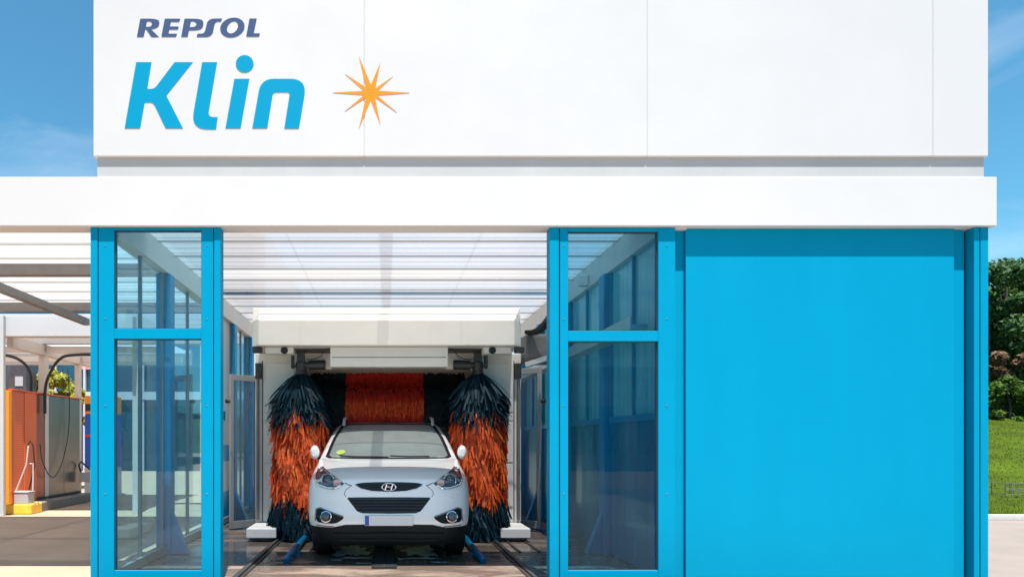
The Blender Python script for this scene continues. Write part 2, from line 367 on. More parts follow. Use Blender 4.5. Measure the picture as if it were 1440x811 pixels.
# front posts
for a, b in ((127, 137), (301, 310), (773, 786), (1379, 1390)):
    MB().box(X(a), X(b), YF, YF+.12, 0, ZT-.006).build('post', CYAN, bld, bevel=.004)
MB().box(X(1370), X(1377.6), YF+.001, YF+.10, 0, ZT-.007).build('post', CYAN, bld, bevel=.004)
for a, b in ((137, 138.4), (299.6, 301), (786, 787.6), (1377.6, 1379)):
    MB().box(X(a), X(b), YF+.03, YF+.10, 0, ZT-.01).build('groove', GASKET, bld)
def screen(sl0, gl0, gl1, sr1, gtop, gmid0, gmid1, pane):
    fr = MB()
    fr.box(X(sl0), X(gl0), YF+.003, YF+.09, .0, ZT-.008).box(X(gl1), X(sr1), YF+.003, YF+.09, .0, ZT-.008)
    fr.box(X(gl0), X(gl1), YF+.005, YF+.088, Z(gtop), ZT-.009).box(X(gl0), X(gl1), YF+.005, YF+.088, Z(gmid1), Z(gmid0)).box(X(gl0), X(gl1), YF+.005, YF+.088, 0, .13)
    f = fr.build('window_frame', CYAN, bld, bevel=.003)
    for z0, z1 in ((Z(gmid0), Z(gtop)), (.13, Z(gmid1))):
        MB().box(X(gl0)-.004, X(gl1)+.004, YF+.045, YF+.053, z0-.003, z1+.003).build('pane', pane, f)
        gk = MB(); e = .009
        gk.box(X(gl0), X(gl0)+e, YF+.03, YF+.044, z0, z1).box(X(gl1)-e, X(gl1), YF+.03, YF+.044, z0, z1).box(X(gl0)+e, X(gl1)-e, YF+.03, YF+.044, z0, z0+e).box(X(gl0)+e, X(gl1)-e, YF+.03, YF+.044, z1-e, z1)
        gk.build('gasket', GASKET, f)
    for px in (sl0+.45*(gl0-sl0), gl1+.5*(sr1-gl1)):
        for py in (345, 448, 570, 694):
            MB().lathe([(.0, -.003), (.0085, -.003), (.0095, .0), (.0095, .004)], (X(px), YF+.003, Z(py)), 'y', 10).build('bolt', M_BOLT, f, smooth=True)
M_BOLT = M('bolt_steel', (.09, .25, .36), .4, .5)
screen(138.4, 160, 283, 299.6, 323, 462, 476, PANE)
screen(787.6, 799, 926, 950, 325, 465, 479.5, PANE2)
# blue cladding on the right and its recesses
MB().box(X(950), X(967), YF+.076, YF+.14, 0, ZT-.02).build('recess_strip', CYAN, bld)
MB().box(X(967), X(1347), YF+.040, YF+.14, 0, ZT-.004).build('wall_panel', CYAN2, bld, bevel=.004)
MB().box(X(1347.8), X(1365), YF+.074, YF+.14, 0, ZT-.005).build('recess_strip', CYAN, bld)
MB().box(X(1365), X(1370), YF+.12, YF+.16, 0, ZT-.012).build('groove', NAVYBLUE, bld)
MB().box(X(950), X(967), YF+.02, YF+.075, ZT-.018, ZT-.004).build('bracket', WHITE, bld)
# room behind the blue wall
MB().box(5.56, 5.67, YF+.17, 13.2, 0, 3.7).build('side_wall', CYAN2, bld)
MB().box(2.9, 5.55, 13.1, 13.2, 0, 3.7).build('back_wall', CYAN2, bld)
MB().box(2.95, 5.67, 6.56, 13.25, 3.702, 3.8).build('flat_roof', BWALL, bld)
MB().box(2.88, 2.94, YF+.15, 13.0, 0, 3.69).build('inner_wall', NAVYBLUE, bld)
# translucent roof: corrugated sheet
def corrugated(x0, x1, y0, y1, z, mat, parent):
    prof = []; y = y0
    while y < y1:
        prof += [(y, z), (y+.10, z), (y+.115, z+.010), (y+.15, z+.010), (y+.165, z)]; y += .2
    prof.append((y1, z)); s = MB()
    for yy, zz in prof: s.v += [(x0, yy, zz), (x1, yy, zz)]
    for i in range(len(prof)-1): s.f.append((2*i, 2*i+1, 2*i+3, 2*i+2))
    return s.build('roof_sheet', mat, parent, fix=False)
corrugated(-2.58, 2.62, 6.45, 13.2, ROOF, SHEET, bld)
for i in range(11):
    y = 6.88+.60*i; MB().box(-2.58, 2.62, y-.006, y+.006, ROOF-.02, ROOF-.003).build('glazing_bar', DOORFRAME, bld)
for x, w in ((0.0, .15), (-1.09, .014), (1.04, .014)):      # lapped joints of the sheets
    MB().box(x-w/2, x+w/2, 6.47, 13.1, ROOF+.012, ROOF+.02).build('sheet_joint', JOINT, bld)
MB().box(-2.6, 2.64, 10.0, 10.2, ROOF+.19, ROOF+.34).build('roof_strut', PALEBEAM, bld)
for x0, x1 in ((-2.74, -2.58), (2.62, 2.78)):
    MB().box(x0, x1, 6.40, 13.2, 3.34, 3.70).build('eaves_beam', PALEBEAM, bld, bevel=.006)
MB().box(2.50, 2.618, 8.55, 8.63, 3.36, 3.50).build('bracket', ALU, bld, bevel=.004)
MB().box(-8.6, 5.7, 13.26, 13.4, 3.3, 3.9).build('fascia', WHITE2, bld, bevel=.006)
# left side wall: blue posts with flared feet, aluminium glazing
def wall_post(x0, x1, y, sgn):
    p = MB().box(x0, x1, y-.085, y+.085, 0, 3.337).build('wall_post', NAVYBLUE if sgn < 0 else NAVYBLUE, bld, bevel=.006)
    xi = x1 if sgn > 0 else x0
    MB().prism([(xi, .012), (xi+sgn*.19, .012), (xi+sgn*.17, .06), (xi, .5)], 'y', y-.06, y+.06).build('gusset', NAVYBLUE, p, bevel=.005)
for y in (7.93, 11.3, 12.75): wall_post(-2.73, -2.56, y, 1)
for y in (7.93, 9.6, 11.3, 12.75): wall_post(2.58, 2.75, y, -1)
bays = [(6.40, 7.845), (8.015, 11.215), (11.385, 12.665)]
for y0, y1 in bays:
    MB().box(-2.70, -2.60, y0, y1, .02, .11).build('bottom_rail', GREYSTEEL, bld, bevel=.004)
    n = max(2, round((y1-y0)/.74)); st = (y1-y0)/n
    for i in range(n+1):
        y = y0+st*i; y = min(max(y, y0+.02), y1-.02)
        MB().box(-2.67, -2.63, y-.016, y+.016, .11, 3.338).build('mullion', MULL, bld, bevel=.003)
    for i in range(n):
        a, b = y0+st*i+.02, y0+st*(i+1)-.02
        if i == 0: a = y0+.04
        if i == n-1: b = y1-.04
        if y0 > 8 and y0 < 9 and i >= n-2: continue
        MB().box(-2.655, -2.645, a, b, .11, 3.338).build('wall_pane', WALLGLASS, bld)
# printed pane near the far post
pp = MB().box(-2.66, -2.643, 10.09, 11.17, 1.29, 3.338).box(-2.66, -2.643, 10.09, 11.17, .53, 1.02).build('printed_pane', WHITE, bld)
MB().box(-2.659, -2.644, 10.09, 11.17, 1.02, 1.29).box(-2.659, -2.644, 10.09, 11.17, .11, .53).build('blue_band', NAVYBLUE, pp)
def letter_strokes(polys, y0, zb, h):
    s = MB()
    for a, b in polys:
        s.obox((-2.640, y0+a[0]*h, zb+a[1]*h), (-2.640, y0+b[0]*h, zb+b[1]*h), .02*h/.1, .012)
    return s
letter_strokes([((0, 0), (0, 1)), ((0, 1), (.4, .3)), ((.4, .3), (.8, 1)), ((.8, 1), (.8, 0))], 10.62, 1.70, .13).build('letter', INK_TEAL, pp)
letter_strokes([((0, 0), (0, 1)), ((0, 1), (.6, 1)), ((0, .5), (.5, .5)), ((0, 0), (.6, 0))], 10.79, 1.70, .13).build('letter', INK_TEAL, pp)
# right side wall
rb = [(6.40, 7.845), (8.015, 9.515), (9.685, 11.215), (11.385, 12.665)]
for y0, y1 in rb:
    MB().box(2.66, 2.72, y0, y1, .02, 1.56).build('wall_panel', LOWBLUE, bld)
    MB().box(2.64, 2.73, y0, y1, 1.56, 1.63).build('wall_rail', NAVYBLUE, bld, bevel=.004)
    n = 2; st = (y1-y0)/n
    for i in range(n): MB().box(2.68, 2.70, y0+st*i+.02, y0+st*(i+1)-.02, 1.63, 3.338).build('wall_pane', MILKPANE, bld)
    for i in range(n+1):
        y = min(max(y0+st*i, y0+.018), y1-.018); MB().box(2.65, 2.72, y-.018, y+.018, 1.63, 3.338).build('mullion', CYAN, bld)
MB().box(2.40, 2.57, 6.5, 12.9, 2.45, 2.50).box(2.40, 2.415, 6.5, 12.9, 2.502, 2.58).build('cable_tray', ALU, bld)
# two narrow glazed service doors swung open inside the bay
def service_door(p0, p1, ztop, hinge_x):
    a = Vector((p0[0], p0[1], 0)); b = Vector((p1[0], p1[1], 0)); d = (b-a).normalized(); fr = MB(); w = .055
    for q in (a+d*w/2, b-d*w/2): fr.obox((q.x, q.y, .03), (q.x, q.y, ztop), .05, w)
    fr.v = []; fr.f = []
    def bar(q0, q1, z0, z1, th=.05):
        n = Vector((-d.y, d.x, 0))*th/2; k = len(fr.v)
        for z in (z0, z1): fr.v.extend([tuple(q0-n+Vector((0, 0, z))), tuple(q1-n+Vector((0, 0, z))), tuple(q1+n+Vector((0, 0, z))), tuple(q0+n+Vector((0, 0, z)))])
        fr.f.extend([tuple(k+i for i in q) for q in ((0, 3, 2, 1), (4, 5, 6, 7), (0, 1, 5, 4), (1, 2, 6, 5), (2, 3, 7, 6), (3, 0, 4, 7))])
    bar(a, a+d*w, .03, ztop); bar(b-d*w, b, .03, ztop); bar(a+d*w, b-d*w, ztop-.09, ztop-.001, .048); bar(a+d*w, b-d*w, .031, .14, .048)
    o = fr.build('door', DOORFRAME if hinge_x < 0 else ALU, bld, bevel=.004)
    fr = MB(); bar(a+d*w, b-d*w, .14, ztop-.09, .008); 
    fr2 = fr
    fr2.build('pane', DOORGLASS, o)
    MB().tube([(a.x, a.y-.03, 1.95), (a.x-.05*(1 if hinge_x < 0 else -1), a.y-.06, 1.95)], .03, 10).build('hinge', DARKMETAL, o, smooth=True)
service_door((-2.36, 9.98), (-2.0, 10.3), 2.36, -1)
service_door((2.34, 9.98), (2.02, 10.3), 2.47, 1)

# ------------------------------------------------------------------ the sign on the roof edge
YS = 6.203; SS = F/YS
def sx(px): return (px-CX)/SS
def sz(py): return EYE+(CY-py)/SS
sign = thing('sign_board', 'tall white sign board with navy and cyan lettering and an orange star', 'sign', (1.45, 6.4, 4.0))
cl = MB(); xs = [131, 512, 910, 1312, 1390]
for a, b in zip(xs[:-1], xs[1:]):
    x0 = sx(a)+(.001 if a != 131 else 0); x1 = sx(b)-(.001 if b != 1390 else 0)
    cl.box(x0, x1, YS, YS+.3, 4.017, 5.62)
cl.build('cladding', WHITE, sign, bevel=.008)
MB().box(sx(131)+.02, sx(1390)-.02, YS+.006, YS+.28, 4.03, 5.60).build('backing', WHITE, sign)
MB().box(sx(131)+.03, sx(1390)-.03, YS+.025, YS+.30, 4.006, 4.016).build('edge_trim', BAND, sign)
def rounded(pts):
    out = []; n = len(pts)
    for i, p in enumerate(pts):
        r = p[2] if len(p) > 2 else 0; c = Vector(p[:2])
        if not r: out.append(c); continue
        a = Vector(pts[i-1][:2]); b = Vector(pts[(i+1) % n][:2])
        ta = min(r, (a-c).length*.49 if len(pts[i-1]) > 2 and pts[i-1][2] else (a-c).length*.95); tb = min(r, (b-c).length*.49 if len(pts[(i+1) % n]) > 2 and pts[(i+1) % n][2] else (b-c).length*.95)
        p0 = c+(a-c).normalized()*ta; p1 = c+(b-c).normalized()*tb
        for k in range(9):
            t = k/8; out.append(p0*(1-t)**2+c*2*t*(1-t)+p1*t*t)
    return out
def sign_shape(name, loops, scale, off, mat):
    cu = bpy.data.curves.new('outline', 'CURVE'); cu.dimensions = '2D'; cu.fill_mode = 'BOTH'; cu.extrude = .001
    for lp in loops:
        sp = cu.splines.new('POLY'); sp.points.add(len(lp)-1); sp.use_cyclic_u = True
        for q, p in zip(sp.points, lp): q.co = (sx(p[0]/scale+off[0]), sz(p[1]/scale+off[1]), 0, 1)
    t = bpy.data.objects.new('outline', cu); COL.objects.link(t); dg = bpy.context.evaluated_depsgraph_get()
    me = bpy.data.meshes.new_from_object(t.evaluated_get(dg)); bpy.data.objects.remove(t); bpy.data.curves.remove(cu)
    me.transform(Matrix.Translation((0, YS-.0018, 0)) @ Matrix.Rotation(R(90), 4, 'X')); me.materials.clear(); me.materials.append(mat)
    o = bpy.data.objects.new(name, me); COL.objects.link(o); attach(o, sign); return o
def ell(cx, cy, rx, ry, sh=0., n=48): return [Vector((cx+rx*math.cos(2*math.pi*i/n)-sh*ry*math.sin(2*math.pi*i/n), cy+ry*math.sin(2*math.pi*i/n))) for i in range(n)]
A = (7.579, (185, 15)); B = (5.143, (165, 70)); C_ = (6.758, (465, 70))
for loops in (
    [[(58, 283, 6), (94, 90, 14), (245, 90, 60), (302, 112, 34), (288, 182, 50), (208, 203, 8), (292, 284), (212, 284, 14), (158, 203), (146, 203), (128, 283, 5)], [(165, 117), (205, 117, 18), (224, 142, 22), (205, 177, 24), (152, 177)]],
    [[(318, 282, 10), (355, 90, 14), (520, 90, 7), (508, 122, 8), (418, 122), (410, 173), (503, 173, 6), (494, 204, 6), (403, 204), (393, 250), (485, 250, 6), (474, 282, 8)]],
    [[(530, 282), (565, 90, 12), (700, 90, 60), (772, 108, 48), (755, 205, 80), (640, 213, 20), (612, 213), (597, 282)], [(632, 117), (672, 117, 20), (698, 142, 26), (680, 178, 30), (620, 181)]],
    [[(695, 283, 6), (705, 250, 8), (770, 250, 26), (786, 215), (806, 130), (833, 90, 46), (964, 88, 6), (955, 119, 6), (900, 120, 22), (884, 150), (866, 240, 10), (830, 283, 45)]],
    [[(1222, 280, 8), (1258, 88, 8), (1334, 88, 5), (1302, 246), (1369, 246, 8), (1358, 280, 10)]]):
    sign_shape('letter', [rounded(l) for l in loops], *A, INK_NAVY)
sign_shape('letter', [ell(1075, 184, 128, 105, .17), ell(1076, 182, 57, 66, .26)], *A, INK_NAVY)
for l in ([(137, 92), (248, 92), (216, 285, 10), (268, 285, 26), (415, 92), (546, 92), (354, 333), (475, 570), (350, 570), (260, 383, 26), (198, 383, 8), (165, 570), (53, 570)],
          [(614, 92), (722, 92), (654, 488, 44), (726, 489), (714, 577), (531, 577, 125)],
          [(976, 570), (1039, 212, 95), (1374, 212, 125), (1313, 572), (1207, 572), (1249, 310, 24), (1126, 310, 24), (1084, 570)]):
    sign_shape('letter', [rounded(l)], *B, INK_CYAN)
sign_shape('letter', [rounded([(847, 212), (955, 212), (891, 570), (782, 570)]), ell(921, 104, 64, 63)], *B, INK_CYAN)
sign_shape('star_emblem', [[Vector(p) for p in ((268, 62), (382, 335), (472, 126), (425, 370), (592, 256), (445, 392), (748, 411), (440, 435), (630, 598), (422, 455), (472, 712), (380, 480), (268, 755), (335, 458), (133, 588), (318, 432), (22, 410), (318, 394), (137, 232), (335, 360))]], *C_, INK_ORANGE)

# ------------------------------------------------------------------ the wash gantry
GX = .03
gan = thing('wash_gantry', 'beige wash gantry with a deep front cover standing over the car', 'wash gantry', (GX, 9.6, 0))
def hexa(mb, lo, hi):          # eight corners: four front (x0,x1 at z0,z1), lists given
    k = len(mb.v); mb.v += lo+hi; n = 4
    mb.f += [tuple(k+i for i in q) for q in ((0, 1, 2, 3), (7, 6, 5, 4), (0, 4, 5, 1), (1, 5, 6, 2), (2, 6, 7, 3), (3, 7, 4, 0))]
yf = 8.76
def cover_profile(x, ins): return [(x, yf+ins*.8, 2.615), (x, yf+ins*.8, 2.955), (x, yf+.17, 3.15), (x, 10.1, 3.15), (x, 10.1, 2.615)]
c = MB(); xsl = [(-1.80, .17), (-1.69, 0), (1.70, 0), (1.81, .17)]
for x, ins in xsl: c.v += [(x+GX*0, p[1], p[2]) for p in cover_profile(x, ins)]
for i in range(3):
    for j in range(5): c.f.append((5*i+j, 5*i+(j+1) % 5, 5*(i+1)+(j+1) % 5, 5*(i+1)+j))
c.f.append((0, 1, 2, 3, 4)); c.f.append((15, 16, 17, 18, 19))
c.build('front_cover', CABINET, gan, bevel=.012)
MB().box(-.75, .83, 8.86, 9.0, 2.345, 2.612).build('brush_housing', CABINET, gan, bevel=.01)
MB().box(-1.29, 1.35, 10.11, 10.3, 1.3, 3.0).build('back_cover', CABINET, gan)
for x0, x1 in ((-1.27, -.76), (.84, 1.33)): MB().box(x0, x1, 9.37, 9.41, 2.37, 2.612).build('mount_panel', CABINET, gan)
MB().box(-.725, .805, 8.853, 8.859, 2.47, 2.475).build('seam', GASKET, gan)
for s in (-1, 1):
    def gx(x): return GX+s*x
    col = MB().box(gx(1.27), gx(1.91), 9.50, 10.4, .19, 2.612).build('column', COLUMNM, gan, bevel=.015)
    for z0, z1 in ((.42, 1.02), (1.05, 1.62), (1.65, 1.74), (1.77, 2.47)):
        MB().box(gx(1.35), gx(1.79), 9.486, 9.499, z0, z1).build('access_panel', COLUMNM, col, bevel=.005)
    MB().box(gx(1.80), gx(1.81), 9.488, 9.499, .2, 2.5).build('seam', GASKET, col)
    MB().box(gx(1.85), gx(1.885), 9.44, 9.498, .22, 2.32).build('cable_duct', GREYSTEEL, col, bevel=.004)
    MB().box(gx(1.81), gx(1.895), 9.41, 9.497, 2.24, 2.46).build('junction_box', DARKMETAL, col, bevel=.006)
    MB().box(gx(1.50), gx(1.90), 8.83, 10.5, .055, .185).build('foot', COLUMNM, gan, bevel=.012)
    MB().box(gx(1.56), gx(1.86), 8.86, 10.4, .02, .054).build('roller', DARKMETAL, gan)
    sb = MB().box(gx(1.28), gx(1.66), 8.9, 9.1, 2.53, 2.613).build('sensor_box', CABINET, gan, bevel=.008)
    MB().lathe([(.0, -.012), (.045, -.012), (.05, 0), (.05, .01)], (gx(1.40), 8.90, 2.572), 'y', 16).build('sensor', BLACK, sb, smooth=True)
    MB().box(gx(1.70), gx(1.82), 8.84, 8.95, 2.535, 2.613).build('sensor_box', DARKMETAL, gan, bevel=.006)
    for z in (1.79, 1.09): MB().box(gx(1.56), gx(1.66), 9.41, 9.484, z-.02, z+.02).build('sensor_arm', BLACK, col)

# ------------------------------------------------------------------ brushes
def strip(mb, pts, w, side):
    k = len(mb.v); n = len(pts)
    for i, p in enumerate(pts):
        ww = w*(1 if i < n-1 else .6); mb.v += [tuple(p-side*ww/2), tuple(p+side*ww/2)]
    for i in range(n-1): mb.f.append((k+2*i, k+2*i+1, k+2*i+3, k+2*i+2))
def hanging(c, zr, n, Rr, dr, seed, w=.018, r0=.07, floor=.015, splay=0., cone=False):
    rn = random.Random(seed); mb = MB()
    for i in range(n):
        a = rn.uniform(0, 2*math.pi); z0 = zr[0]+(zr[1]-zr[0])*rn.random(); Rm = rn.uniform(*Rr)*(1+.10*math.sin(a*5+z0*9)); d = rn.uniform(*dr)
        u = Vector((math.cos(a), math.sin(a), 0)); sw = rn.gauss(0, .42); tang = Vector((-math.sin(a), math.cos(a), 0)); pts = []
        for t in (0, .3, .55, .78, 1):
            r = r0+(Rm-r0)*(1-(1-t)**2.2)+splay*max(0, t-.6)*.4; z = z0+.03*t-d*t**1.8
            if cone: r = r0+(Rm-r0)*t**.85+.03*max(0, t-.7); z = z0+.02*t-d*t**1.25
            pts.append(Vector((c[0], c[1], max(floor+.02*rn.random(), z)))+u*r+tang*(sw*.16*t*t))
        roll = rn.uniform(-.7, .7); side = (tang*math.cos(roll)+u*math.sin(roll)).normalized()
        strip(mb, pts, w*rn.uniform(.75, 1.25), side)
    return mb
def side_brush(cx, s, label, seed):
    cy = 9.20
    t = thing('side_brush', label, 'wash brush', (cx, cy, 0), 'upright wash brushes')
    MB().tube([(cx, cy, .06), (cx, cy, 2.4)], .055, 16).build('shaft', DARKMETAL, t, smooth=True)
    hanging((cx, cy), (1.90, 2.29), 2400, (.24, .45), (.32, .52), seed, .024, cone=True).build('upper_bristles', DARK_BR, t, fix=False)
    hanging((cx, cy), (.70, 1.93), 3700, (.30, .37), (.30, .46), seed+1, .032, splay=.12).build('middle_bristles', ORANGE_BR, t, fix=False)
    hanging((cx, cy), (.25, .66), 1700, (.32, .42), (.28, .45), seed+2, .025, splay=.15).build('lower_bristles', DARK_BR, t, fix=False)
    MB().lathe([(.03, 2.36), (.06, 2.36), (.075, 2.33), (.085, 2.27), (.05, 2.24)], (cx, cy, 0), 'z', 20).build('hub', DARKMETAL, t, smooth=True)
    pl = MB().box(cx-s*(-.10), cx-s*.42, cy-.16, cy+.16, 2.592, 2.612)
    pl.build('mounting_plate', DARKMETAL, t, bevel=.003)
    MB().box(cx-.05, cx+.05, cy-.05, cy+.05, 2.44, 2.59).box(cx+s*.09, cx+s*.13, cy-.06, cy+.02, 2.36, 2.59).box(cx+s*.05, cx+s*.09, cy-.04, cy+.02, 2.38, 2.41).build('bracket', DARKMETAL, t, bevel=.004)
    MB().lathe([(.0, -.04), (.07, -.04), (.075, 0), (.075, .08), (.05, .10), (0, .10)], (cx, cy, 2.36), 'z', 18).build('gearbox', DARKMETAL, t, smooth=True)
    mo = MB(); a0, a1 = cx-s*.06, cx-s*.34
    mo.tube([(a0, cy, 2.405), (a0-s*.05, cy, 2.405)], .045, 16).tube([(a0-s*.05, cy, 2.405), (a0-s*.06, cy, 2.405), (a1+s*.02, cy, 2.41), (a1, cy, 2.41)], .066, 18)
    mo.build('motor', DARKMETAL, t, smooth=True)
    MB().tube([(cx-s*.09, cy-.1, 2.47), (cx-s*.2, cy-.1, 2.48), (cx-s*.29, cy-.1, 2.52), (cx-s*.33, cy-.1, 2.585)], .006, 6).build('cable', BLACK, t, smooth=True)
side_brush(-1.185, -1, 'upright orange brush with navy ends on the windscreen sticker side of the car', 11)
side_brush(1.275, 1, 'upright orange brush with navy ends nearer the solid blue wall panel', 21)
tb = thing('top_brush', 'horizontal roller brush with red middle and dark green ends above the car roof', 'wash brush', (GX, 9.80, 2.06))
MB().tube([(-1.24, 9.80, 2.06), (1.30, 9.80, 2.06)], .12, 20).build('shaft', DARKMETAL, tb, smooth=True)
def roller(x0, x1, n, seed, Rr, ang=(0, 6.283), droop=.10, w=.016):
    rn = random.Random(seed); mb = MB()
    for i in range(n):
        a = rn.uniform(*ang); x = rn.uniform(x0, x1); Rm = rn.uniform(*Rr); u = Vector((0, math.cos(a), math.sin(a))); pts = []
        for t in (0, .5, .8, 1): pts.append(Vector((x+rn.uniform(-.006, .006), 9.80, 2.06))+u*(.1+(Rm-.1)*t)+Vector((0, 0, -droop*t*t)))
        strip(mb, pts, w*rn.uniform(.7, 1.3), Vector((1, 0, 0)))
    return mb
roller(-.58, .54, 5200, 5, (.37, .41)).build('middle_bristles', RED_BR, tb, fix=False)
roller(-.58, .54, 600, 8, (.40, .44), (R(188), R(215)), .13).build('bristle_tips', REDTIP_BR, tb, fix=False)
roller(-1.1, -.585, 2600, 6, (.36, .41)).build('end_bristles', GREEN_BR, tb, fix=False)
roller(.545, 1.14, 2600, 7, (.36, .41)).build('end_bristles', GREEN_BR, tb, fix=False)

# cable chain and control cabinet at the right of the gantry
cc = MB(); pts = []
for i in range(26):
    t = i/25; pts.append(Vector((1.98+.46*t, 9.3-.35*t, 2.84+.34*t+.06*math.sin(t*math.pi*2+2.6))))
for i in range(25):
    a, b = pts[i], pts[i+1]; d = (b-a)*.42; m = (a+b)/2; cc.obox(m-d, m+d, .16, .05)
tag(cc.build('cable_chain', BLACKPLASTIC), 'black curved cable chain beside the end of the gantry cover', 'cable chain')
cb = thing('control_cabinet', 'grey metal cabinet fixed high beside the right end of the gantry', 'cabinet', (2.2, 9.5, 2.5))
MB().box(1.98, 2.385, 9.35, 9.75, 2.47, 2.86).build('body', GREYSTEEL, cb, bevel=.01)
MB().box(2.02, 2.35, 9.338, 9.349, 2.52, 2.83).build('door', GREYSTEEL, cb, bevel=.006)
MB().obox((1.96, 9.3, 2.42), (2.42, 9.12, 2.56), .06, .07).build('support_arm', ALU, cb, bevel=.004)

# ------------------------------------------------------------------ floor fittings
for x, lab in ((-1.46, 'dark steel floor rail along the clear glazed side of the bay'), (1.45, 'dark steel floor rail along the side nearer the solid blue wall panel')):
    r = thing('floor_rail', lab, 'rail', (x, 9.5, 0), 'floor rails of the gantry')
    MB().box(x-.055, x+.055, 6.3, 13, .006, .018).build('base_plate', DARKMETAL, r)
    MB().box(x-.02, x+.02, 6.3, 13, .019, .04).build('rail_head', DARKMETAL, r, bevel=.004)
for x, lab in ((-1.085, 'blue tubular wheel guide at the tyre below the windscreen sticker'), (1.05, 'blue tubular wheel guide at the tyre nearer the solid blue wall panel')):
    s = -1 if x < 0 else 1
    w = thing('wheel_guide', lab, 'wheel guide', (x, 8.6, 0), 'blue wheel guides')
    MB().tube([(x+s*.02, 7.28, .03), (x+s*.012, 7.34, .055), (x, 7.5, .07), (x, 12.2, .07)], .036, 14).build('tube', GUIDE, w, smooth=True)
    for y in (7.9, 9.6, 11.4): MB().box(x-.06, x+.06, y-.06, y+.06, .005, .03).build('foot', NAVYBLUE, w)
gr = thing('drain_grate', 'dark slotted drain grate in the wet floor under the car', 'drain grate', (-.02, 8.5, 0))
fr = MB().box(-.155, -.135, 6.98, 12, .006, .022).box(.095, .115, 6.98, 12, .006, .022).box(-.135, .095, 6.98, 7.0, .006, .022); fr.build('frame', BLACKPLASTIC, gr)
MB().box(-.134, .094, 7.001, 12, .005, .009).build('channel', BLACK, gr)
sl = MB(); y = 7.03
while y < 12: sl.box(-.134, .094, y, y+.022, .010, .021); y += .05
sl.box(-.025, -.015, 7.005, 12, .0215, .024); sl.build('slats', DARKMETAL, gr)
# soap foam left on the wet floor under the nose of the car
FOAM = M('soap_foam', (.78, .8, .84), .3, var=.35, vscale=14, bump=.4, bscale=60)
fo = MB(); rn = random.Random(12)
def blot(cx, cy, rx, ry):
    n = 40; ph = [rn.uniform(0, 6.28) for _ in range(4)]; k = len(fo.v)
    for i in range(n):
        t = 2*math.pi*i/n; q = 1+.18*math.sin(3*t+ph[0])+.14*math.sin(7*t+ph[1])+.10*math.sin(13*t+ph[2])+.06*rn.uniform(-1, 1)
        c, sn = math.cos(t), math.sin(t); f = (abs(c)**4+abs(sn)**4)**-.25
        fo.v.append((cx+rx*q*f*c, cy+ry*q*f*sn, .0075))
    fo.f.append(tuple(range(k, k+n)))
for a in ((-.42, 8.12, .19, .34), (-.36, 7.62, .16, .04), (.42, 8.1, .18, .34), (.40, 7.6, .19, .04), (-.56, 7.5, .06, .02), (.16, 7.55, .03, .05), (.60, 7.36, .09, .02), (-.25, 7.3, .08, .012)): blot(*a)
tag(fo.build('soap_foam', FOAM), 'thin white soap foam on the wet floor under the car nose', 'foam', kind='stuff')
for i, x in enumerate((1.62, 1.86)):
    k = MB().box(x-.014, x+.014, 8.0, 8.9, .006, .02); tag(k.build('floor_strip', DARKMETAL), ('dark metal floor strip beside the floor rail', 'dark metal floor strip farther out beside the bay wall')[i], 'floor strip', 'floor strips')

# ------------------------------------------------------------------ the car
CARX, CARY = .03, 7.15
car = thing('parked_car', 'white compact SUV facing out of the wash bay between the brushes', 'car', (CARX, CARY+2.2, 0))
def pchip(xs, ys):
    xs = np.array(xs, float); ys = np.array(ys, float); h = np.diff(xs); d = np.diff(ys)/h; m = np.zeros(len(xs))
    for i in range(1, len(xs)-1):
        if d[i-1]*d[i] > 0: w1 = 2*h[i]+h[i-1]; w2 = h[i]+2*h[i-1]; m[i] = (w1+w2)/(w1/d[i-1]+w2/d[i])
    m[0] = d[0]; m[-1] = d[-1]
    def f(x):
        i = int(np.clip(np.searchsorted(xs, x)-1, 0, len(xs)-2)); t = (x-xs[i])/h[i]
        return (1+2*t)*(1-t)**2*ys[i]+t*(1-t)**2*h[i]*m[i]+t*t*(3-2*t)*ys[i+1]+t*t*(t-1)*h[i]*m[i+1]
    return f
zf = [.20, .26, .33, .41, .46, .55, .62, .70, .76, .82, .87, .905, .93, .96, 1.0, 1.04, 1.08, 1.11, 1.135, 1.30, 1.45, 1.55, 1.60, 1.63, 1.65]
f_front = pchip(zf, [.16, .09, .05, .015, .0, .005, .02, .035, .045, .06, .075, .10, .15, .24, .38, .57, .80, .99, 1.16, 1.50, 1.83, 2.08, 2.26, 2.5, 2.9])
f_w0 = pchip([.20, .30, .41, .55, .70, .80, .90, 1.0, 1.08, 1.135, 1.30, 1.43, 1.55, 1.60, 1.63, 1.65], [.80, .855, .885, .905, .91, .908, .895, .88, .868, .86, .812, .77, .715, .67, .57, .3])
def f_w(z): return f_w0(z)*1.03
f_back = pchip([.2, .4, .9, 1.1, 1.3, 1.5, 1.6, 1.65], [4.3, 4.41, 4.40, 4.36, 4.16, 3.95, 3.75, 3.3])
f_n = pchip([.2, .41, .7, .9, 1.0, 1.135, 1.3, 1.65], [3.6, 3.4, 3.0, 2.8, 2.7, 2.9, 3.2, 3.0])
f_L = pchip([.2, .5, .9, 1.05, 1.135, 1.3, 1.55, 1.65], [.62, .66, .66, .62, .36, .33, .33, .3])
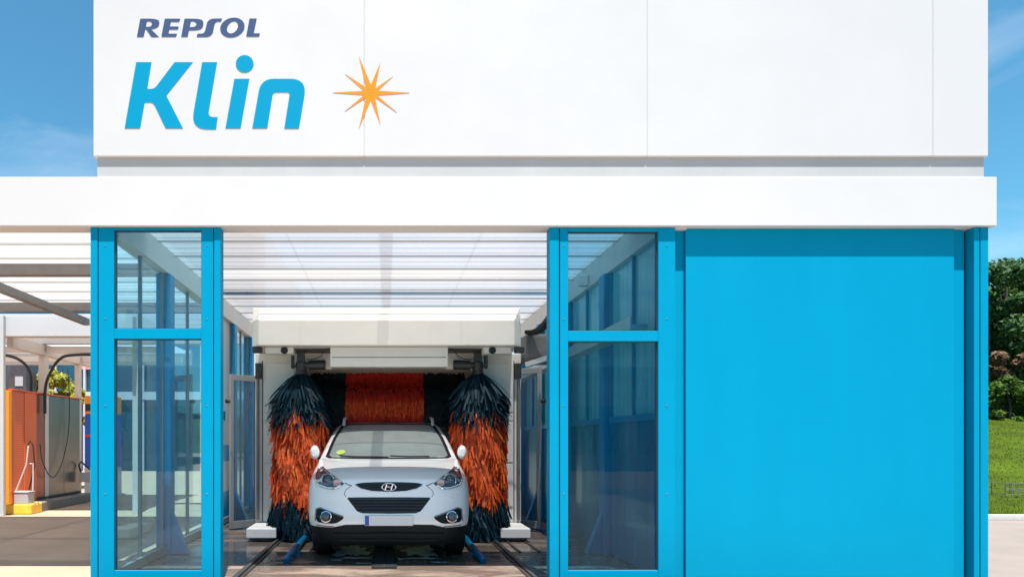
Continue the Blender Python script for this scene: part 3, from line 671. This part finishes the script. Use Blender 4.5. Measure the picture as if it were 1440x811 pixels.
def outline(z):
    yf_, w, yb, n, Lf = f_front(z), f_w(z), f_back(z), f_n(z), f_L(z); Lb, nb = .4, 4.; h = []
    Lf = min(Lf, (yb-yf_)*.45); Lb = min(Lb, (yb-yf_)*.4)
    for i in range(31):
        p = math.pi/2*(1-i/30); h.append((w*math.cos(p)**(2/n), yf_+Lf*(1-math.sin(p)**(2/n))))
    y0, y1 = yf_+Lf, yb-Lb
    for i in range(1, 30): h.append((w, y0+(y1-y0)*i/30))
    for i in range(11):
        p = math.pi/2*i/10; h.append((w*math.cos(p)**(2/nb), yb-Lb*(1-math.sin(p)**(2/nb))))
    return h
zs = sorted(set([round(float(z), 4) for z in np.concatenate([np.arange(.20, .86, .022), np.arange(.86, .97, .008), np.arange(.97, 1.135, .009), np.arange(1.135, 1.60, .02), np.arange(1.60, 1.651, .006)])]+[.41]))
verts = []; ring = None
for z in zs:
    h = outline(z); loop = [(x, y, z) for x, y in h]+[(-x, y, z) for x, y in h[-2:0:-1]]
    ring = len(loop); verts += loop
faces = []
for j in range(len(zs)-1):
    for i in range(ring):
        a = j*ring+i; b = j*ring+(i+1) % ring; faces.append((a, b, b+ring, a+ring))
faces.append(tuple(range(ring))[::-1]); faces.append(tuple((len(zs)-1)*ring+i for i in range(ring)))
bvh = BVHTree.FromPolygons([Vector(v) for v in verts], faces)
def fy(x, z):
    h = bvh.ray_cast(Vector((x, -3, z)), Vector((0, 1, 0)))
    return h[0].y if h[0] else None
def inpoly(x, z, poly):
    c = False; n = len(poly)
    for i in range(n):
        (x0, z0), (x1, z1) = poly[i], poly[i-1]
        if (z0 > z) != (z1 > z) and x < (x1-x0)*(z-z0)/(z1-z0)+x0: c = not c
    return c
WS = [(-.765, 1.165), (-.72, 1.147), (-.4, 1.142), (0, 1.14), (.4, 1.142), (.72, 1.147), (.765, 1.165), (.70, 1.40), (.625, 1.565), (.56, 1.592), (0, 1.60), (-.56, 1.592), (-.625, 1.565), (-.70, 1.40)]
WS = [(x*1.035, z) for x, z in WS]
sets = {'body': [], 'lower_cladding': [], 'windscreen': [], 'rear_window': [], 'side': []}
for f in faces:
    c = Vector((0, 0, 0))
    for i in f: c += Vector(verts[i])
    c /= len(f)
    if len(f) > 4: sets['body' if c.z > 1 else 'lower_cladding'].append(f); continue
    arch = any(math.hypot(c.y-wy, c.z-.345) < .395 for wy in (.90, 3.53)) and abs(c.x) > .6
    if arch: continue
    if c.y < 2.5 and inpoly(c.x, c.z, WS): sets['windscreen'].append(f)
    elif 1.17 < c.z < 1.52 and 1.95-(1.52-c.z)*.9 < c.y < 3.75 and abs(c.x) > f_w(c.z)-.012: sets['side'].append(f)
    elif 1.16 < c.z < 1.53 and c.y > 3.5 and abs(c.x) < .58: sets['rear_window'].append(f)
    elif c.z < .41: sets['lower_cladding'].append(f)
    else: sets['body'].append(f)
def sub(fs, name, mat, parent, off=0.):
    mb = MB(); mp = {}
    for f in fs:
        q = []
        for i in f:
            if i not in mp: mp[i] = len(mb.v); v = verts[i]; mb.v.append((v[0]+CARX, v[1]+CARY+off, v[2]))
            q.append(mp[i])
        mb.f.append(tuple(q))
    o = mb.build(name, mat, parent, smooth=False, fix=False); o.data.shade_smooth(); return o
body = sub(sets['body'], 'body', CARWHITE, car)
sub(sets['lower_cladding'], 'lower_cladding', SKIRT, car)
ws = sub(sets['windscreen'], 'windscreen', WSHIELD, car)
sub([f for f in sets['side'] if verts[f[0]][0] < 0], 'side_window', TINT, car)
sub([f for f in sets['side'] if verts[f[0]][0] > 0], 'side_window', TINT, car)
sub(sets['rear_window'], 'rear_window', TINT, car)
def patch(name, outl, mat, parent, off=.004, th=.012, ring_in=None, size=.035):
    """a piece that lies on the front of the body, with its own thickness"""
    bm = bmesh.new()
    vs = [bm.verts.new((x, 0, z)) for x, z in outl]
    if ring_in:
        vi = [bm.verts.new((x, 0, z)) for x, z in ring_in]; n = len(vs)
        for i in range(n): bm.faces.new((vs[i], vs[(i+1) % n], vi[(i+1) % n], vi[i]))
    else:
        bm.faces.new(vs)
    bmesh.ops.triangulate(bm, faces=bm.faces)
    for _ in range(6):
        e = [e for e in bm.edges if e.calc_length() > size]
        if not e: break
        bmesh.ops.subdivide_edges(bm, edges=e, cuts=1); bmesh.ops.triangulate(bm, faces=bm.faces)
    bmesh.ops.recalc_face_normals(bm, faces=bm.faces)
    ok = True
    for v in bm.verts:
        y = fy(v.co.x, v.co.z)
        if y is None: y = fy(v.co.x*.97, v.co.z) or 0.; 
        v.co.y = y-off
    fs = bm.faces[:]
    r = bmesh.ops.extrude_face_region(bm, geom=fs)
    for v in [q for q in r['geom'] if isinstance(q, bmesh.types.BMVert)]: v.co.y += th
    bmesh.ops.recalc_face_normals(bm, faces=bm.faces)
    me = bpy.data.meshes.new(name); bm.to_mesh(me); bm.free(); me.transform(Matrix.Translation((CARX, CARY, 0)))
    me.materials.append(mat); me.shade_smooth(); me.set_sharp_from_angle(angle=R(40))
    o = bpy.data.objects.new(name, me); COL.objects.link(o); attach(o, parent); return o
def smooth_loop(p, it=2):
    for _ in range(it):
        q = []
        for i in range(len(p)):
            a, b = p[i], p[(i+1) % len(p)]; q += [(a[0]*.75+b[0]*.25, a[1]*.75+b[1]*.25), (a[0]*.25+b[0]*.75, a[1]*.25+b[1]*.75)]
        p = q
    return p
def surf_tube(name, pts, r, mat, parent, out=.4, sub_=10, closed=False):
    d = []
    for (a, b) in zip(pts[:-1], pts[1:]):
        for k in range(sub_): t = k/sub_; d.append((a[0]+(b[0]-a[0])*t, a[1]+(b[1]-a[1])*t))
    d.append(pts[-1])
    P = [Vector((x+CARX, (fy(x, z) or fy(x*.97, z))-r*out+CARY, z)) for x, z in d]
    return MB().tube(P, r, 8).build(name, mat, parent, smooth=True)
# windscreen surround
inn = [(x*.965, 1.15+(z-1.15)*.965+.004) for x, z in WS]; outr = [(x*1.025, 1.15+(z-1.15)*1.02-(.012 if z < 1.2 else 0)) for x, z in WS]
patch('windscreen_seal', outr, BLACKPLASTIC, ws, .006, .01, inn)
surf_tube('wiper', [(-.62, 1.168), (-.45, 1.155), (-.2, 1.153), (.0, 1.15)], .010, BLACK, car, 1.6)
surf_tube('wiper', [(.02, 1.165), (.25, 1.156), (.52, 1.158)], .010, BLACK, car, 1.6)
st = MB(); sy = fy(-.60, 1.215)
st.lathe([(0, -.002), (.058, -.002), (.06, .001), (0, .001)], (0, 0, 0), 'y', 24); so_ = st.build('sticker', STICKER, None); so_.location = (-.615+CARX, sy+CARY-.02, 1.21); so_.rotation_euler = (R(-62), 0, R(-14)); attach(so_, ws)
# lamps
for s in (-1, 1):
    def mx(pl): return [(x*s*1.03, z) for x, z in pl]
    HL = [(-.80, 1.035), (-.775, 1.055), (-.70, 1.01), (-.58, .952), (-.47, .893), (-.50, .865), (-.57, .822), (-.66, .822), (-.775, .850), (-.815, .90), (-.822, .98)]
    hl = patch('headlight', smooth_loop(mx(HL), 1), LAMPDARK, car, .007, .014, size=.03)
    surf_tube('light_strip', mx([(-.815, 1.02), (-.812, .96), (-.80, .895), (-.765, .862), (-.66, .834), (-.575, .834), (-.51, .868)]), .010, LAMPSILVER, hl, 1.2)
    surf_tube('chrome_edge', mx([(-.795, 1.04), (-.70, 1.0), (-.58, .942), (-.485, .893)]), .006, LAMPSILVER, hl, 1.8)
    py = fy(-.665*s*-1*-1, .925)
    lx = .685*s; py = fy(lx, .922)
    MB().lathe([(.075, .02), (.078, -.012), (.070, -.018), (.058, -.006), (.055, .02)], (lx+CARX, py+CARY-.012, .922), 'y', 28).build('lamp_ring', CHROME, hl, smooth=True)
    MB().lathe([(0, -.022), (.02, -.02), (.04, -.010), (.054, .006), (.054, .02)], (lx+CARX, py+CARY-.008, .922), 'y', 24).build('lens', LENS, hl, smooth=True)
    patch('indicator', smooth_loop(mx([(-.585, .935), (-.555, .935), (-.50, .89), (-.55, .855), (-.60, .862)]), 1), INDIC, hl, .014, .008, size=.03)
    patch('reflector', smooth_loop(mx([(-.79, 1.01), (-.75, 1.02), (-.74, .93), (-.77, .885), (-.80, .93)]), 1), LAMPSILVER, hl, .012, .006, size=.03)
    FG = [(-.782, .612), (-.735, .622), (-.64, .588), (-.465, .532), (-.50, .492), (-.57, .452), (-.68, .455), (-.79, .462)]
    fg = patch('fog_lamp_recess', smooth_loop(mx(FG), 1), SKIRT, car, .005, .012, size=.03)
    surf_tube('trim', mx([(-.792, .47), (-.782, .60), (-.735, .616), (-.64, .585), (-.48, .532)]), .008, M('trim_grey', (.2, .19, .19), .4), fg, .6)
    ly = fy(.688*s, .528)
    MB().lathe([(.05, .02), (.062, -.004), (.064, -.018), (.054, -.022), (.046, -.01), (.046, .02)], (.688*s+CARX, ly+CARY-.012, .528), 'y', 28).build('lamp_ring', CHROME, fg, smooth=True)
    MB().lathe([(0, -.014), (.03, -.012), (.045, 0), (.045, .02)], (.688*s+CARX, ly+CARY-.012, .528), 'y', 24).build('lens', LAMPDARK, fg, smooth=True)
    surf_tube('panel_gap', mx([(-.47, .895), (-.43, .872), (-.395, .865)]), .004, GASKET, car, .3)
    surf_tube('panel_gap', mx([(-.40, .862), (-.455, .82), (-.475, .78), (-.455, .745)]), .003, GASKET, car, .2)
    surf_tube('washer_cap', mx([(-.70, .735), (-.66, .733)]), .007, CARWHITE, car, .4)
# grilles
UG = [(-.385, .872), (-.33, .893), (-.2, .902), (0, .905), (.2, .902), (.33, .893), (.385, .872), (.30, .835), (.18, .808), (0, .80), (-.18, .808), (-.30, .835)]
ug = patch('upper_grille', smooth_loop(UG, 1), BLACKPLASTIC, car, .004, .012)
surf_tube('chrome_edge', [(-.36, .868), (-.30, .833), (-.18, .806), (0, .797), (.18, .806), (.30, .833), (.36, .868)], .005, CHROME, ug, .9)
for z, w in ((.878, .34), (.855, .32), (.83, .26)): surf_tube('slat', [(-w, z), (-w/2, z-.004), (0, z-.006), (w/2, z-.004), (w, z)], .006, SKIRT, ug, .9)
LG = [(-.455, .728), (-.44, .738), (-.2, .742), (.2, .742), (.44, .738), (.455, .728), (.40, .66), (.345, .592), (.29, .572), (0, .568), (-.29, .572), (-.345, .592), (-.40, .66)]
lg = patch('lower_grille', LG, BLACKPLASTIC, car, .004, .012)
for k, z in enumerate((.705, .672, .64, .607)): w = .425-.028*k; surf_tube('slat', [(-w, z), (0, z), (w, z)], .008, SKIRT, lg, 1.0)
# emblem: an oval ring with a leaning H
em = MB(); ey = fy(0, .855)
pts = [(CARX+.075*math.cos(t), ey+CARY-.022, .852+.040*math.sin(t)) for t in np.linspace(0, 2*math.pi, 40)]
em.tube(pts, .007, 8)
em.obox((CARX-.042, ey+CARY-.022, .823), (CARX-.024, ey+CARY-.022, .880), .010, .012).obox((CARX+.024, ey+CARY-.022, .823), (CARX+.042, ey+CARY-.022, .880), .010, .012)
em.tube([(CARX-.036, ey+CARY-.022, .846), (CARX-.012, ey+CARY-.022, .856), (CARX+.012, ey+CARY-.022, .848), (CARX+.036, ey+CARY-.022, .858)], .007, 8)
em.build('emblem', CHROME, car, smooth=True)
# lower dark intake lip and number plate
patch('bumper_lip', smooth_loop([(-.62, .412), (-.53, .425), (-.46, .452), (.46, .452), (.53, .425), (.62, .412), (.62, .395), (-.62, .395)], 1), SKIRT, car, .004, .01)
surf_tube('intake_bar', [(-.6, .335), (0, .345), (.6, .335)], .014, SKIRT, car, .8)
surf_tube('intake_bar', [(-.55, .27), (0, .275), (.55, .27)], .012, SKIRT, car, .8)
surf_tube('bumper_crease', [(-.80, .425), (-.70, .42), (-.60, .42)], .006, M('trim_grey2', (.16, .16, .17), .5), car, .5)
surf_tube('bumper_crease', [(.80, .425), (.70, .42), (.60, .42)], .006, bpy.data.materials['trim_grey2'], car, .5)
pl = MB().box(CARX-.26, CARX+.26, CARY-.022, CARY-.008, .440, .550).build('number_plate', PLATEM, car, bevel=.003)
MB().box(CARX-.258, CARX-.215, CARY-.026, CARY-.0225, .443, .547).build('plate_band', EUBLUE, pl)
MB().box(CARX-.2, CARX+.2, CARY-.01, CARY+.05, .46, .53).build('plate_holder', SKIRT, pl)
# mirrors, rails, wheels, cabin
for s in (-1, 1):
    mr = MB(); prof = [(.0, -.085), (.05, -.082), (.085, -.05), (.095, 0), (.09, .05), (.06, .075), (0, .08)]
    mr.lathe(prof, (0, 0, 0), 'y', 20); o = mr.build('mirror', CARWHITE, None, smooth=True); o.scale = (.66, 1.1, 1.0); o.location = (CARX+s*.965, CARY+1.52, 1.205); attach(o, car)
    MB().obox((CARX+s*.82, CARY+1.66, 1.12), (CARX+s*.95, CARY+1.54, 1.14), .06, .04).build('mirror_arm', SKIRT, car, bevel=.01)
    rl = MB().tube([(CARX+s*.62, CARY+2.08, 1.58), (CARX+s*.62, CARY+2.18, 1.66), (CARX+s*.61, CARY+2.4, 1.685), (CARX+s*.61, CARY+3.4, 1.69), (CARX+s*.60, CARY+3.7, 1.63)], .022, 10); rl.build('roof_rail', WHITE, car, smooth=True)
    for wy in (.90, 3.53):
        wh = bpy.data.objects.new('wheel', None); COL.objects.link(wh); wh.location = (CARX+s*.79, CARY+wy, .345); attach(wh, car)
        cx = CARX+s*.79; cy = CARY+wy
        ty = MB().lathe([(.215, -.10), (.30, -.112), (.33, -.10), (.345, -.075), (.347, 0), (.345, .075), (.33, .10), (.30, .112), (.215, .10)], (cx, cy, .345), 'x', 48).build('tyre', BLACK, wh, smooth=True)
        rm = MB().lathe([(.05, s*.07), (.07, s*.085), (.07, s*.02), (.205, s*.02), (.212, s*.10), (.218, s*.10), (.218, -s*.09), (.1, -s*.09)], (cx, cy, .345), 'x', 40)
        for k in range(5):
            a = 2*math.pi*k/5; rm.obox((cx+s*.075, cy+.05*math.cos(a), .345+.05*math.sin(a)), (cx+s*.085, cy+.21*math.cos(a), .345+.21*math.sin(a)), .05, .03)
        rm.build('rim', ALU, wh, smooth=True)
        arc = [(CARX+s*.895, cy+.405*math.cos(t), .345+.405*math.sin(t)) for t in np.linspace(R(-8), R(188), 28)]
        MB().tube(arc, .026, 8).build('arch_trim', SKIRT, car, smooth=True)
ins = MB().box(-.74+CARX, .74+CARX, CARY+1.42, CARY+1.80, .80, 1.09); ins.build('dashboard', SEATM, car, bevel=.04)
for x in (-.37, .37):
    b = MB().prism([(2.25, .55), (2.42, .55), (2.62, 1.22), (2.50, 1.24), (2.38, 1.0)], 'x', CARX+x-.24, CARX+x+.24); b.v = [(v[0], v[1]+CARY, v[2]) for v in b.v]
    se = b.build('seat', SEATM, car, bevel=.04)
    MB().box(CARX+x-.13, CARX+x+.13, CARY+2.50, CARY+2.60, 1.25, 1.42).build('headrest', SEATM, se, bevel=.04)
MB().tube([(CARX+.37+.18*math.cos(t), CARY+1.95-.05*math.sin(t), 1.02+.17*math.sin(t)) for t in np.linspace(0, 2*math.pi, 30)], .016, 8).build('steering_wheel', BLACKPLASTIC, car, smooth=True)
MB().box(CARX-.12, CARX+.12, CARY+1.98, CARY+2.01, 1.42, 1.50).build('inside_mirror', BLACKPLASTIC, car, bevel=.012)
MB().box(CARX-.66, CARX+.66, CARY+.5, CARY+3.9, .24, .5).build('underbody', BLACK, car)

# ------------------------------------------------------------------ canopy over the neighbouring bay
cn = thing('side_canopy', 'translucent canopy roof adjoining the open side of the wash bay', 'canopy', (-5.6, 8.7, 0))
corrugated(-8.4, -2.86, 6.45, 10.75, 3.60, SHEET2, cn)
MB().box(-8.4, -2.86, 8.16, 8.28, 3.40, 3.54).build('crossbeam', GREYSTEEL, cn, bevel=.004)
MB().box(-8.4, -2.86, 10.72, 10.86, 3.46, 3.60).build('gutter', GREYSTEEL, cn, bevel=.004)
MB().box(-5.05, -4.95, 6.45, 11.05, 3.28, 3.39).build('strut', GREYSTEEL, cn, bevel=.004)
for i in range(7): MB().box(-8.4, -2.86, 6.9+.6*i-.008, 6.9+.6*i+.008, 3.572, 3.597).build('glazing_bar', ALU, cn)
for y in (8.22, 10.79): MB().box(-8.42, -8.3, y-.06, y+.06, 0, 3.39).build('post', WHITE, cn, bevel=.004)

# ------------------------------------------------------------------ the self-service wash yard beyond
def P(px, s): return (px-CX)/s
fc = thing('jet_wash_canopy', 'white fascia canopy with dusty beams over the self service jet wash', 'canopy', (-6.94, 13.5, 0))
MB().box(-14, -4.6, 12.0, 12.2, 3.25, 3.63).build('fascia', WHITE2, fc, bevel=.006)
corrugated(-14, -4.6, 12.2, 15.6, 3.42, SHEET2, fc)
MB().box(-14, -4.6, 15.6, 15.7, 3.15, 3.5).build('fascia', BAND, fc)
MB().box(-7.0, -6.88, 12.2, 15.6, 3.08, 3.30).build('beam', PINKBEAM, fc, bevel=.005)
for y in (13.4, 14.95): MB().box(-14, -7.01, y-.04, y+.04, 3.14, 3.26).build('crossbeam', PINKBEAM, fc); MB().box(-6.87, -4.6, y-.04, y+.04, 3.14, 3.26).build('crossbeam', PINKBEAM, fc)
MB().box(-7.02, -6.90, 11.92, 11.995, 0, 3.62).build('post', WHITE, fc, bevel=.005)
for y, w in ((13.4, .07), (14.9, .055)): MB().box(-6.94-w, -6.94+w, y-w, y+w, 0, 3.075).build('post', PINKBEAM, fc, bevel=.005)
MB().box(-4.72, -4.6, 12.3, 12.4, 0, 3.25).build('post', PINKBEAM, fc, bevel=.005)
pt = thing('wash_partition', 'orange perforated and stainless partition between the jet wash stands', 'partition', (-6.94, 13.4, 0))
MB().box(-7.0, -6.85, 12.0, 12.10, .2, 2.27).build('end_post', ORANGEB, pt, bevel=.006)
MB().box(-6.97, -6.87, 12.101, 12.55, .2, 2.28).build('perforated_sheet', PERF, pt)
MB().box(-6.98, -6.86, 12.551, 12.98, .2, 2.285).build('orange_sheet', ORANGEM, pt, bevel=.004)
for a, b in ((12.99, 13.30), (13.31, 14.12), (14.13, 14.85)): MB().box(-6.95, -6.88, a, b, .24, 2.28).build('steel_panel', STEEL if a > 13 else STEEL_REFL, pt, bevel=.004)
MB().box(-6.98, -6.85, 12.99, 14.85, .2, .238).build('bottom_rail', GASKET, pt)
MB().box(-7.0, -6.84, 12.12, 14.9, 2.286, 2.31).build('top_rail', ORANGEM, pt)
kb = thing('partition_kerb', 'raised concrete kerb with a yellow painted end under the orange partition', 'kerb', (-6.9, 13.4, 0))
MB().box(-7.15, -6.55, 12.2, 12.6, 0, .19).build('painted_end', YELLOW, kb, bevel=.02)
MB().box(-7.12, -6.60, 12.605, 15.0, 0, .185).build('kerb_body', CONCRETE, kb, bevel=.02)
hs = thing('wash_hoses', 'black overhead hoses curving down from the dusty canopy beams to the partition', 'hoses', (-6.9, 13.2, 0))
def hose(pts, r): MB().tube(spline(pts), r, 8).build('hose', BLACK, hs, smooth=True)
hose([(-8.6, 13.1, 3.06), (-7.75, 13.1, 3.07), (-7.30, 13.1, 2.98), (-7.06, 13.1, 2.72), (-7.04, 13.1, 2.3), (-7.05, 13.1, 1.9)], .03)
hose([(-5.4, 13.2, 3.08), (-6.25, 13.2, 3.07), (-6.52, 13.2, 2.98), (-6.70, 13.2, 2.72), (-6.80, 13.2, 2.42), (-6.81, 13.2, 1.9)], .03)
hose([(-6.86, 14.25, 2.9), (-6.80, 14.2, 2.2), (-6.78, 14.1, 1.5), (-6.78, 13.8, .85), (-6.77, 13.4, .62), (-6.78, 13.05, .95), (-6.8, 12.99, 1.3)], .009)
ln = thing('jet_lance', 'white wash lance and brush handle leaning on the orange partition', 'wash lance', (-6.75, 12.3, .3))
MB().tube([(-6.86, 12.25, .42), (-6.66, 12.25, .92), (-6.63, 12.26, 1.27)], .016, 8).build('tube', WHITE, ln, smooth=True)
MB().tube([(-6.64, 12.26, 1.28), (-6.60, 12.26, 1.36), (-6.55, 12.27, 1.28), (-6.52, 12.27, .9), (-6.62, 12.26, .45)], .014, 8).build('hose', BLACK, ln, smooth=True)
MB().tube([(-6.55, 12.26, .42), (-6.54, 12.26, .94), (-6.60, 12.26, .93)], .013, 8).build('handle', WHITE, ln, smooth=True)
bn = thing('bucket_box', 'small grey box standing on the yellow kerb end', 'box', (-6.75, 12.32, .2))
MB().box(-6.95, -6.62, 12.22, 12.45, .192, .40).build('body', BAND, bn, bevel=.01)
MB().box(-6.96, -6.61, 12.21, 12.46, .401, .42).build('rim', WHITE, bn, bevel=.004)
pb = thing('payment_box', 'small white sign box fixed low on the grey canopy post', 'sign', (-6.75, 14.75, .6))
MB().box(-6.82, -6.58, 14.70, 14.76, .44, .66).build('panel', WHITE, pb, bevel=.006)
MB().tube([(-6.8, 14.74, .66), (-6.84, 14.72, .82), (-6.78, 14.7, .9), (-6.7, 14.72, .82), (-6.6, 14.74, .72)], .02, 8).build('cable', BLACK, pb, smooth=True)
vt = thing('vacuum_tower', 'tall dark grey vacuum cabinet with two pale notices beyond the partition', 'vacuum', (-9, 17, 0))
MB().box(-9.57, -9.14, 16.8, 17.3, 0, 3.6).build('cabinet', TOWERM, vt, bevel=.02)
for z in (2.75, 2.3): MB().box(-9.42, -9.22, 16.785, 16.798, z, z+.24).build('notice', BWALL, vt)
MB().box(-10.0, -9.75, 16.9, 17.3, 0, 3.62).build('pillar', BWALL, vt, bevel=.01)
vm = thing('vending_machine', 'blue machine with an orange top half hidden by the cyan corner post', 'machine', (-7.1, 16.3, 0))
MB().box(-7.30, -6.6, 16.0, 16.5, .72, 2.0).build('cabinet', BLUEM, vm, bevel=.02)
MB().box(-7.30, -6.6, 16.0, 16.5, 2.003, 2.45).build('header', ORANGEB, vm, bevel=.02)
MB().box(-7.30, -6.6, 16.0, 16.5, 0, .717).build('plinth', WHITE, vm)
MB().box(-7.27, -6.65, 15.985, 15.998, 1.45, 1.52).build('stripe', M('red_stripe', (.6, .02, .05), .4), vm)
MB().box(-7.27, -6.65, 15.985, 15.998, 2.08, 2.25).build('display', BLACK, vm)

# ------------------------------------------------------------------ buildings farther off
ob = thing('office_building', 'dark blue glass office block with pale mullions behind the jet wash', 'building', (-20, 31, 0))
MB().box(-45, -5.5, 30, 44, 0, 11).build('glass_facade', BGLASS, ob)
fl = MB()
for z in (3.4, 6.9, 10.9): fl.box(-45.1, -5.4, 29.85, 29.998, z-.18, z+.18)
fl.build('floor_band', BWALL, ob)
rn = random.Random(4)
for i in range(30):
    x = -44+i*1.32; w = rn.choice((.05, .05, .05, .3)); MB().box(x-w, x+w, 29.88, 29.997, 0, 3.2).box(x-w, x+w, 29.88, 29.997, 3.6, 6.7).build('mullion', BWALL, ob)
MB().box(-13.9, -12.6, 29.9, 29.996, 4.6, 6.6).build('window_poster', M('pink_poster', (.6, .25, .28), .5), ob)
sh = thing('shop_building', 'low shop building across the forecourt mirrored in the glass screens', 'building', (0, -19, 0))
MB().box(-26, 20, -25, -19, 0, 4.2).build('wall', BWALL, sh)
MB().box(-26.5, 20.5, -25.5, -18.4, 4.203, 4.8).build('roof', GREYSTEEL, sh)
for i in range(12): MB().box(-25+3.7*i, -22+3.7*i, -18.99, -18.93, .7, 3.0).build('window', BGLASS, sh)

# ------------------------------------------------------------------ trees
def tree(name, label, cat, loc, H, cr, ch, mat, seed, nleaf, lsize, group=None, trunk_r=.14, clumps=62, squash=1.):
    rn = random.Random(seed); t = thing(name, label, cat, loc, group); x, y, z = loc
    tr = MB(); zc = H-ch*.5
    tr.tube([(x, y, z-.2), (x+.05, y, z+H*.25), (x-.04, y+.05, z+H*.55), (x, y, z+H*.9)], trunk_r, 9, trunk_r*.25)
    cs = []
    for i in range(clumps):
        while True:
            p = Vector((rn.uniform(-1, 1), rn.uniform(-1, 1), rn.uniform(-1, 1)))
            if .25 < p.length < 1: break
        p = p*(.55+.45*rn.random()); c = Vector((x+p.x*cr, y+p.y*cr*squash, z+zc+p.z*ch*.5)); cs.append(c)
        if i % 4 == 0: b = Vector((x, y, z+max(.2, min(c.z-z-.3, H*.6)))); tr.tube([tuple(b), tuple((b+c)/2+Vector((0, 0, .1))), tuple(c)], trunk_r*.3, 6, trunk_r*.06)
    tr.build('trunk', BARK, t, smooth=True)
    lf = MB()
    for i in range(nleaf):
        c = cs[i % len(cs)]; rr = cr*(.13+.16*((i % len(cs))*37 % 10)/10)
        d = Vector((rn.gauss(0, 1), rn.gauss(0, 1), rn.gauss(0, 1))).normalized()*rr*rn.uniform(.55, 1.08); d.z *= .75
        p = c+d; n = (d.normalized()+Vector((rn.uniform(-.8, .8), rn.uniform(-.8, .8), rn.uniform(-.2, 1)))).normalized()
        a = n.orthogonal().normalized(); a.rotate(Matrix.Rotation(rn.uniform(0, 6.28), 3, n)); b = n.cross(a); s = lsize*rn.uniform(.6, 1.3); k = len(lf.v)
        lf.v += [tuple(p-a*s), tuple(p-b*s*.45), tuple(p+a*s), tuple(p+b*s*.45)]; lf.f.append((k, k+1, k+2, k+3))
    lf.build('crown', mat, t, fix=False)
    return t
wood = 'trees of the wood behind the lawn'
base = []
WL = 'tall dense dark green tree in the wood above the lawn'
base.append(tree('broadleaf_tree', WL, 'tree', (24.6, 26.2, lawn_z(24.6, 26.2)), 6.3, 2.3, 5.8, LEAF, 31, 15000, .115, wood))
base.append(tree('broadleaf_tree', WL, 'tree', (27.9, 29.5, lawn_z(27.9, 29.5)), 6.9, 2.6, 6.4, LEAF, 32, 15000, .12, wood))
base.append(tree('broadleaf_tree', WL, 'tree', (26.1, 28.6, lawn_z(26.1, 28.6)), 7.0, 2.2, 6.4, LEAF2, 33, 15000, .115, wood))
for i, (x, y, k, sc) in enumerate(((21, 27.5, 0, 1), (17.5, 28.5, 1, .9), (31.5, 30, 2, .95), (35.5, 31, 0, 1.1), (39, 33, 1, 1), (29.5, 33.5, 1, 1.05), (24.5, 32.5, 2, 1), (13.5, 30, 0, 1), (33, 34.5, 0, 1.1))):
    c = copy_tree(base[k]); c.location = (x, y, lawn_z(x, y)); c.rotation_euler.z = i*1.7; c.scale = (sc, sc, sc)
shr = 'shrubs along the edge of the wood'
sb0 = tree('shrub', 'low bright green bushy shrub at the edge of the wood', 'shrub', (22.6, 24.0, lawn_z(22.6, 24)), 1.8, 1.25, 2.3, LEAF2, 41, 4500, .10, shr, .05, 18)
for i, (x, y, sc) in enumerate(((20.3, 23.8, 1), (24.9, 24.6, 1.05), (18, 24, .9), (27.2, 25.2, 1.1), (15.6, 24.3, 1))):
    c = copy_tree(sb0); c.location = (x, y, lawn_z(x, y)); c.rotation_euler.z = i*1.3; c.scale = (sc, sc, sc*.95)
tree('russet_shrub', 'reddish brown shrub among the green bushes under the wood', 'shrub', (23.1, 24.75, lawn_z(23.1, 24.75)), 2.4, .95, 1.0, LEAFR, 45, 2500, .10, None, .05, 12)
yt = 'yellow green trees behind the jet wash'
tree('garden_tree', 'yellow green tree directly behind the nearer dusty canopy post', 'tree', (-10.4, 19.5, 0), 4.0, .75, 2.8, LEAFY, 51, 3800, .09, yt, .07, 20)
tree('garden_tree', 'broad yellow green tree behind the stainless end of the partition', 'tree', (-9.1, 18.6, 0), 3.75, .98, 2.6, LEAFY, 52, 4200, .09, yt, .07, 22)
tree('garden_tree', 'yellow green tree beyond the white post of the jet wash canopy', 'tree', (-11.35, 20.0, 0), 3.3, .8, 2.2, LEAFY, 53, 3200, .09, yt, .07, 18)
# small wire guard on the lawn
wg = MB(); gx0, gy0 = 11.95, 12.75; gz = lawn_z(gx0, gy0)
for dx, dy in ((0, 0), (.12, 0), (.24, 0), (.36, 0), (0, .3), (.36, .3)): wg.tube([(gx0+dx, gy0+dy, gz-.04), (gx0+dx, gy0+dy, gz+.30)], .008, 6)
for z in (.06, .17, .28): wg.tube([(gx0, gy0+.3, gz+z), (gx0, gy0, gz+z), (gx0+.36, gy0, gz+z), (gx0+.36, gy0+.3, gz+z)], .005, 5)
tag(wg.build('wire_guard', GREYSTEEL), 'small low wire guard standing on the lawn near the kerb', 'guard')
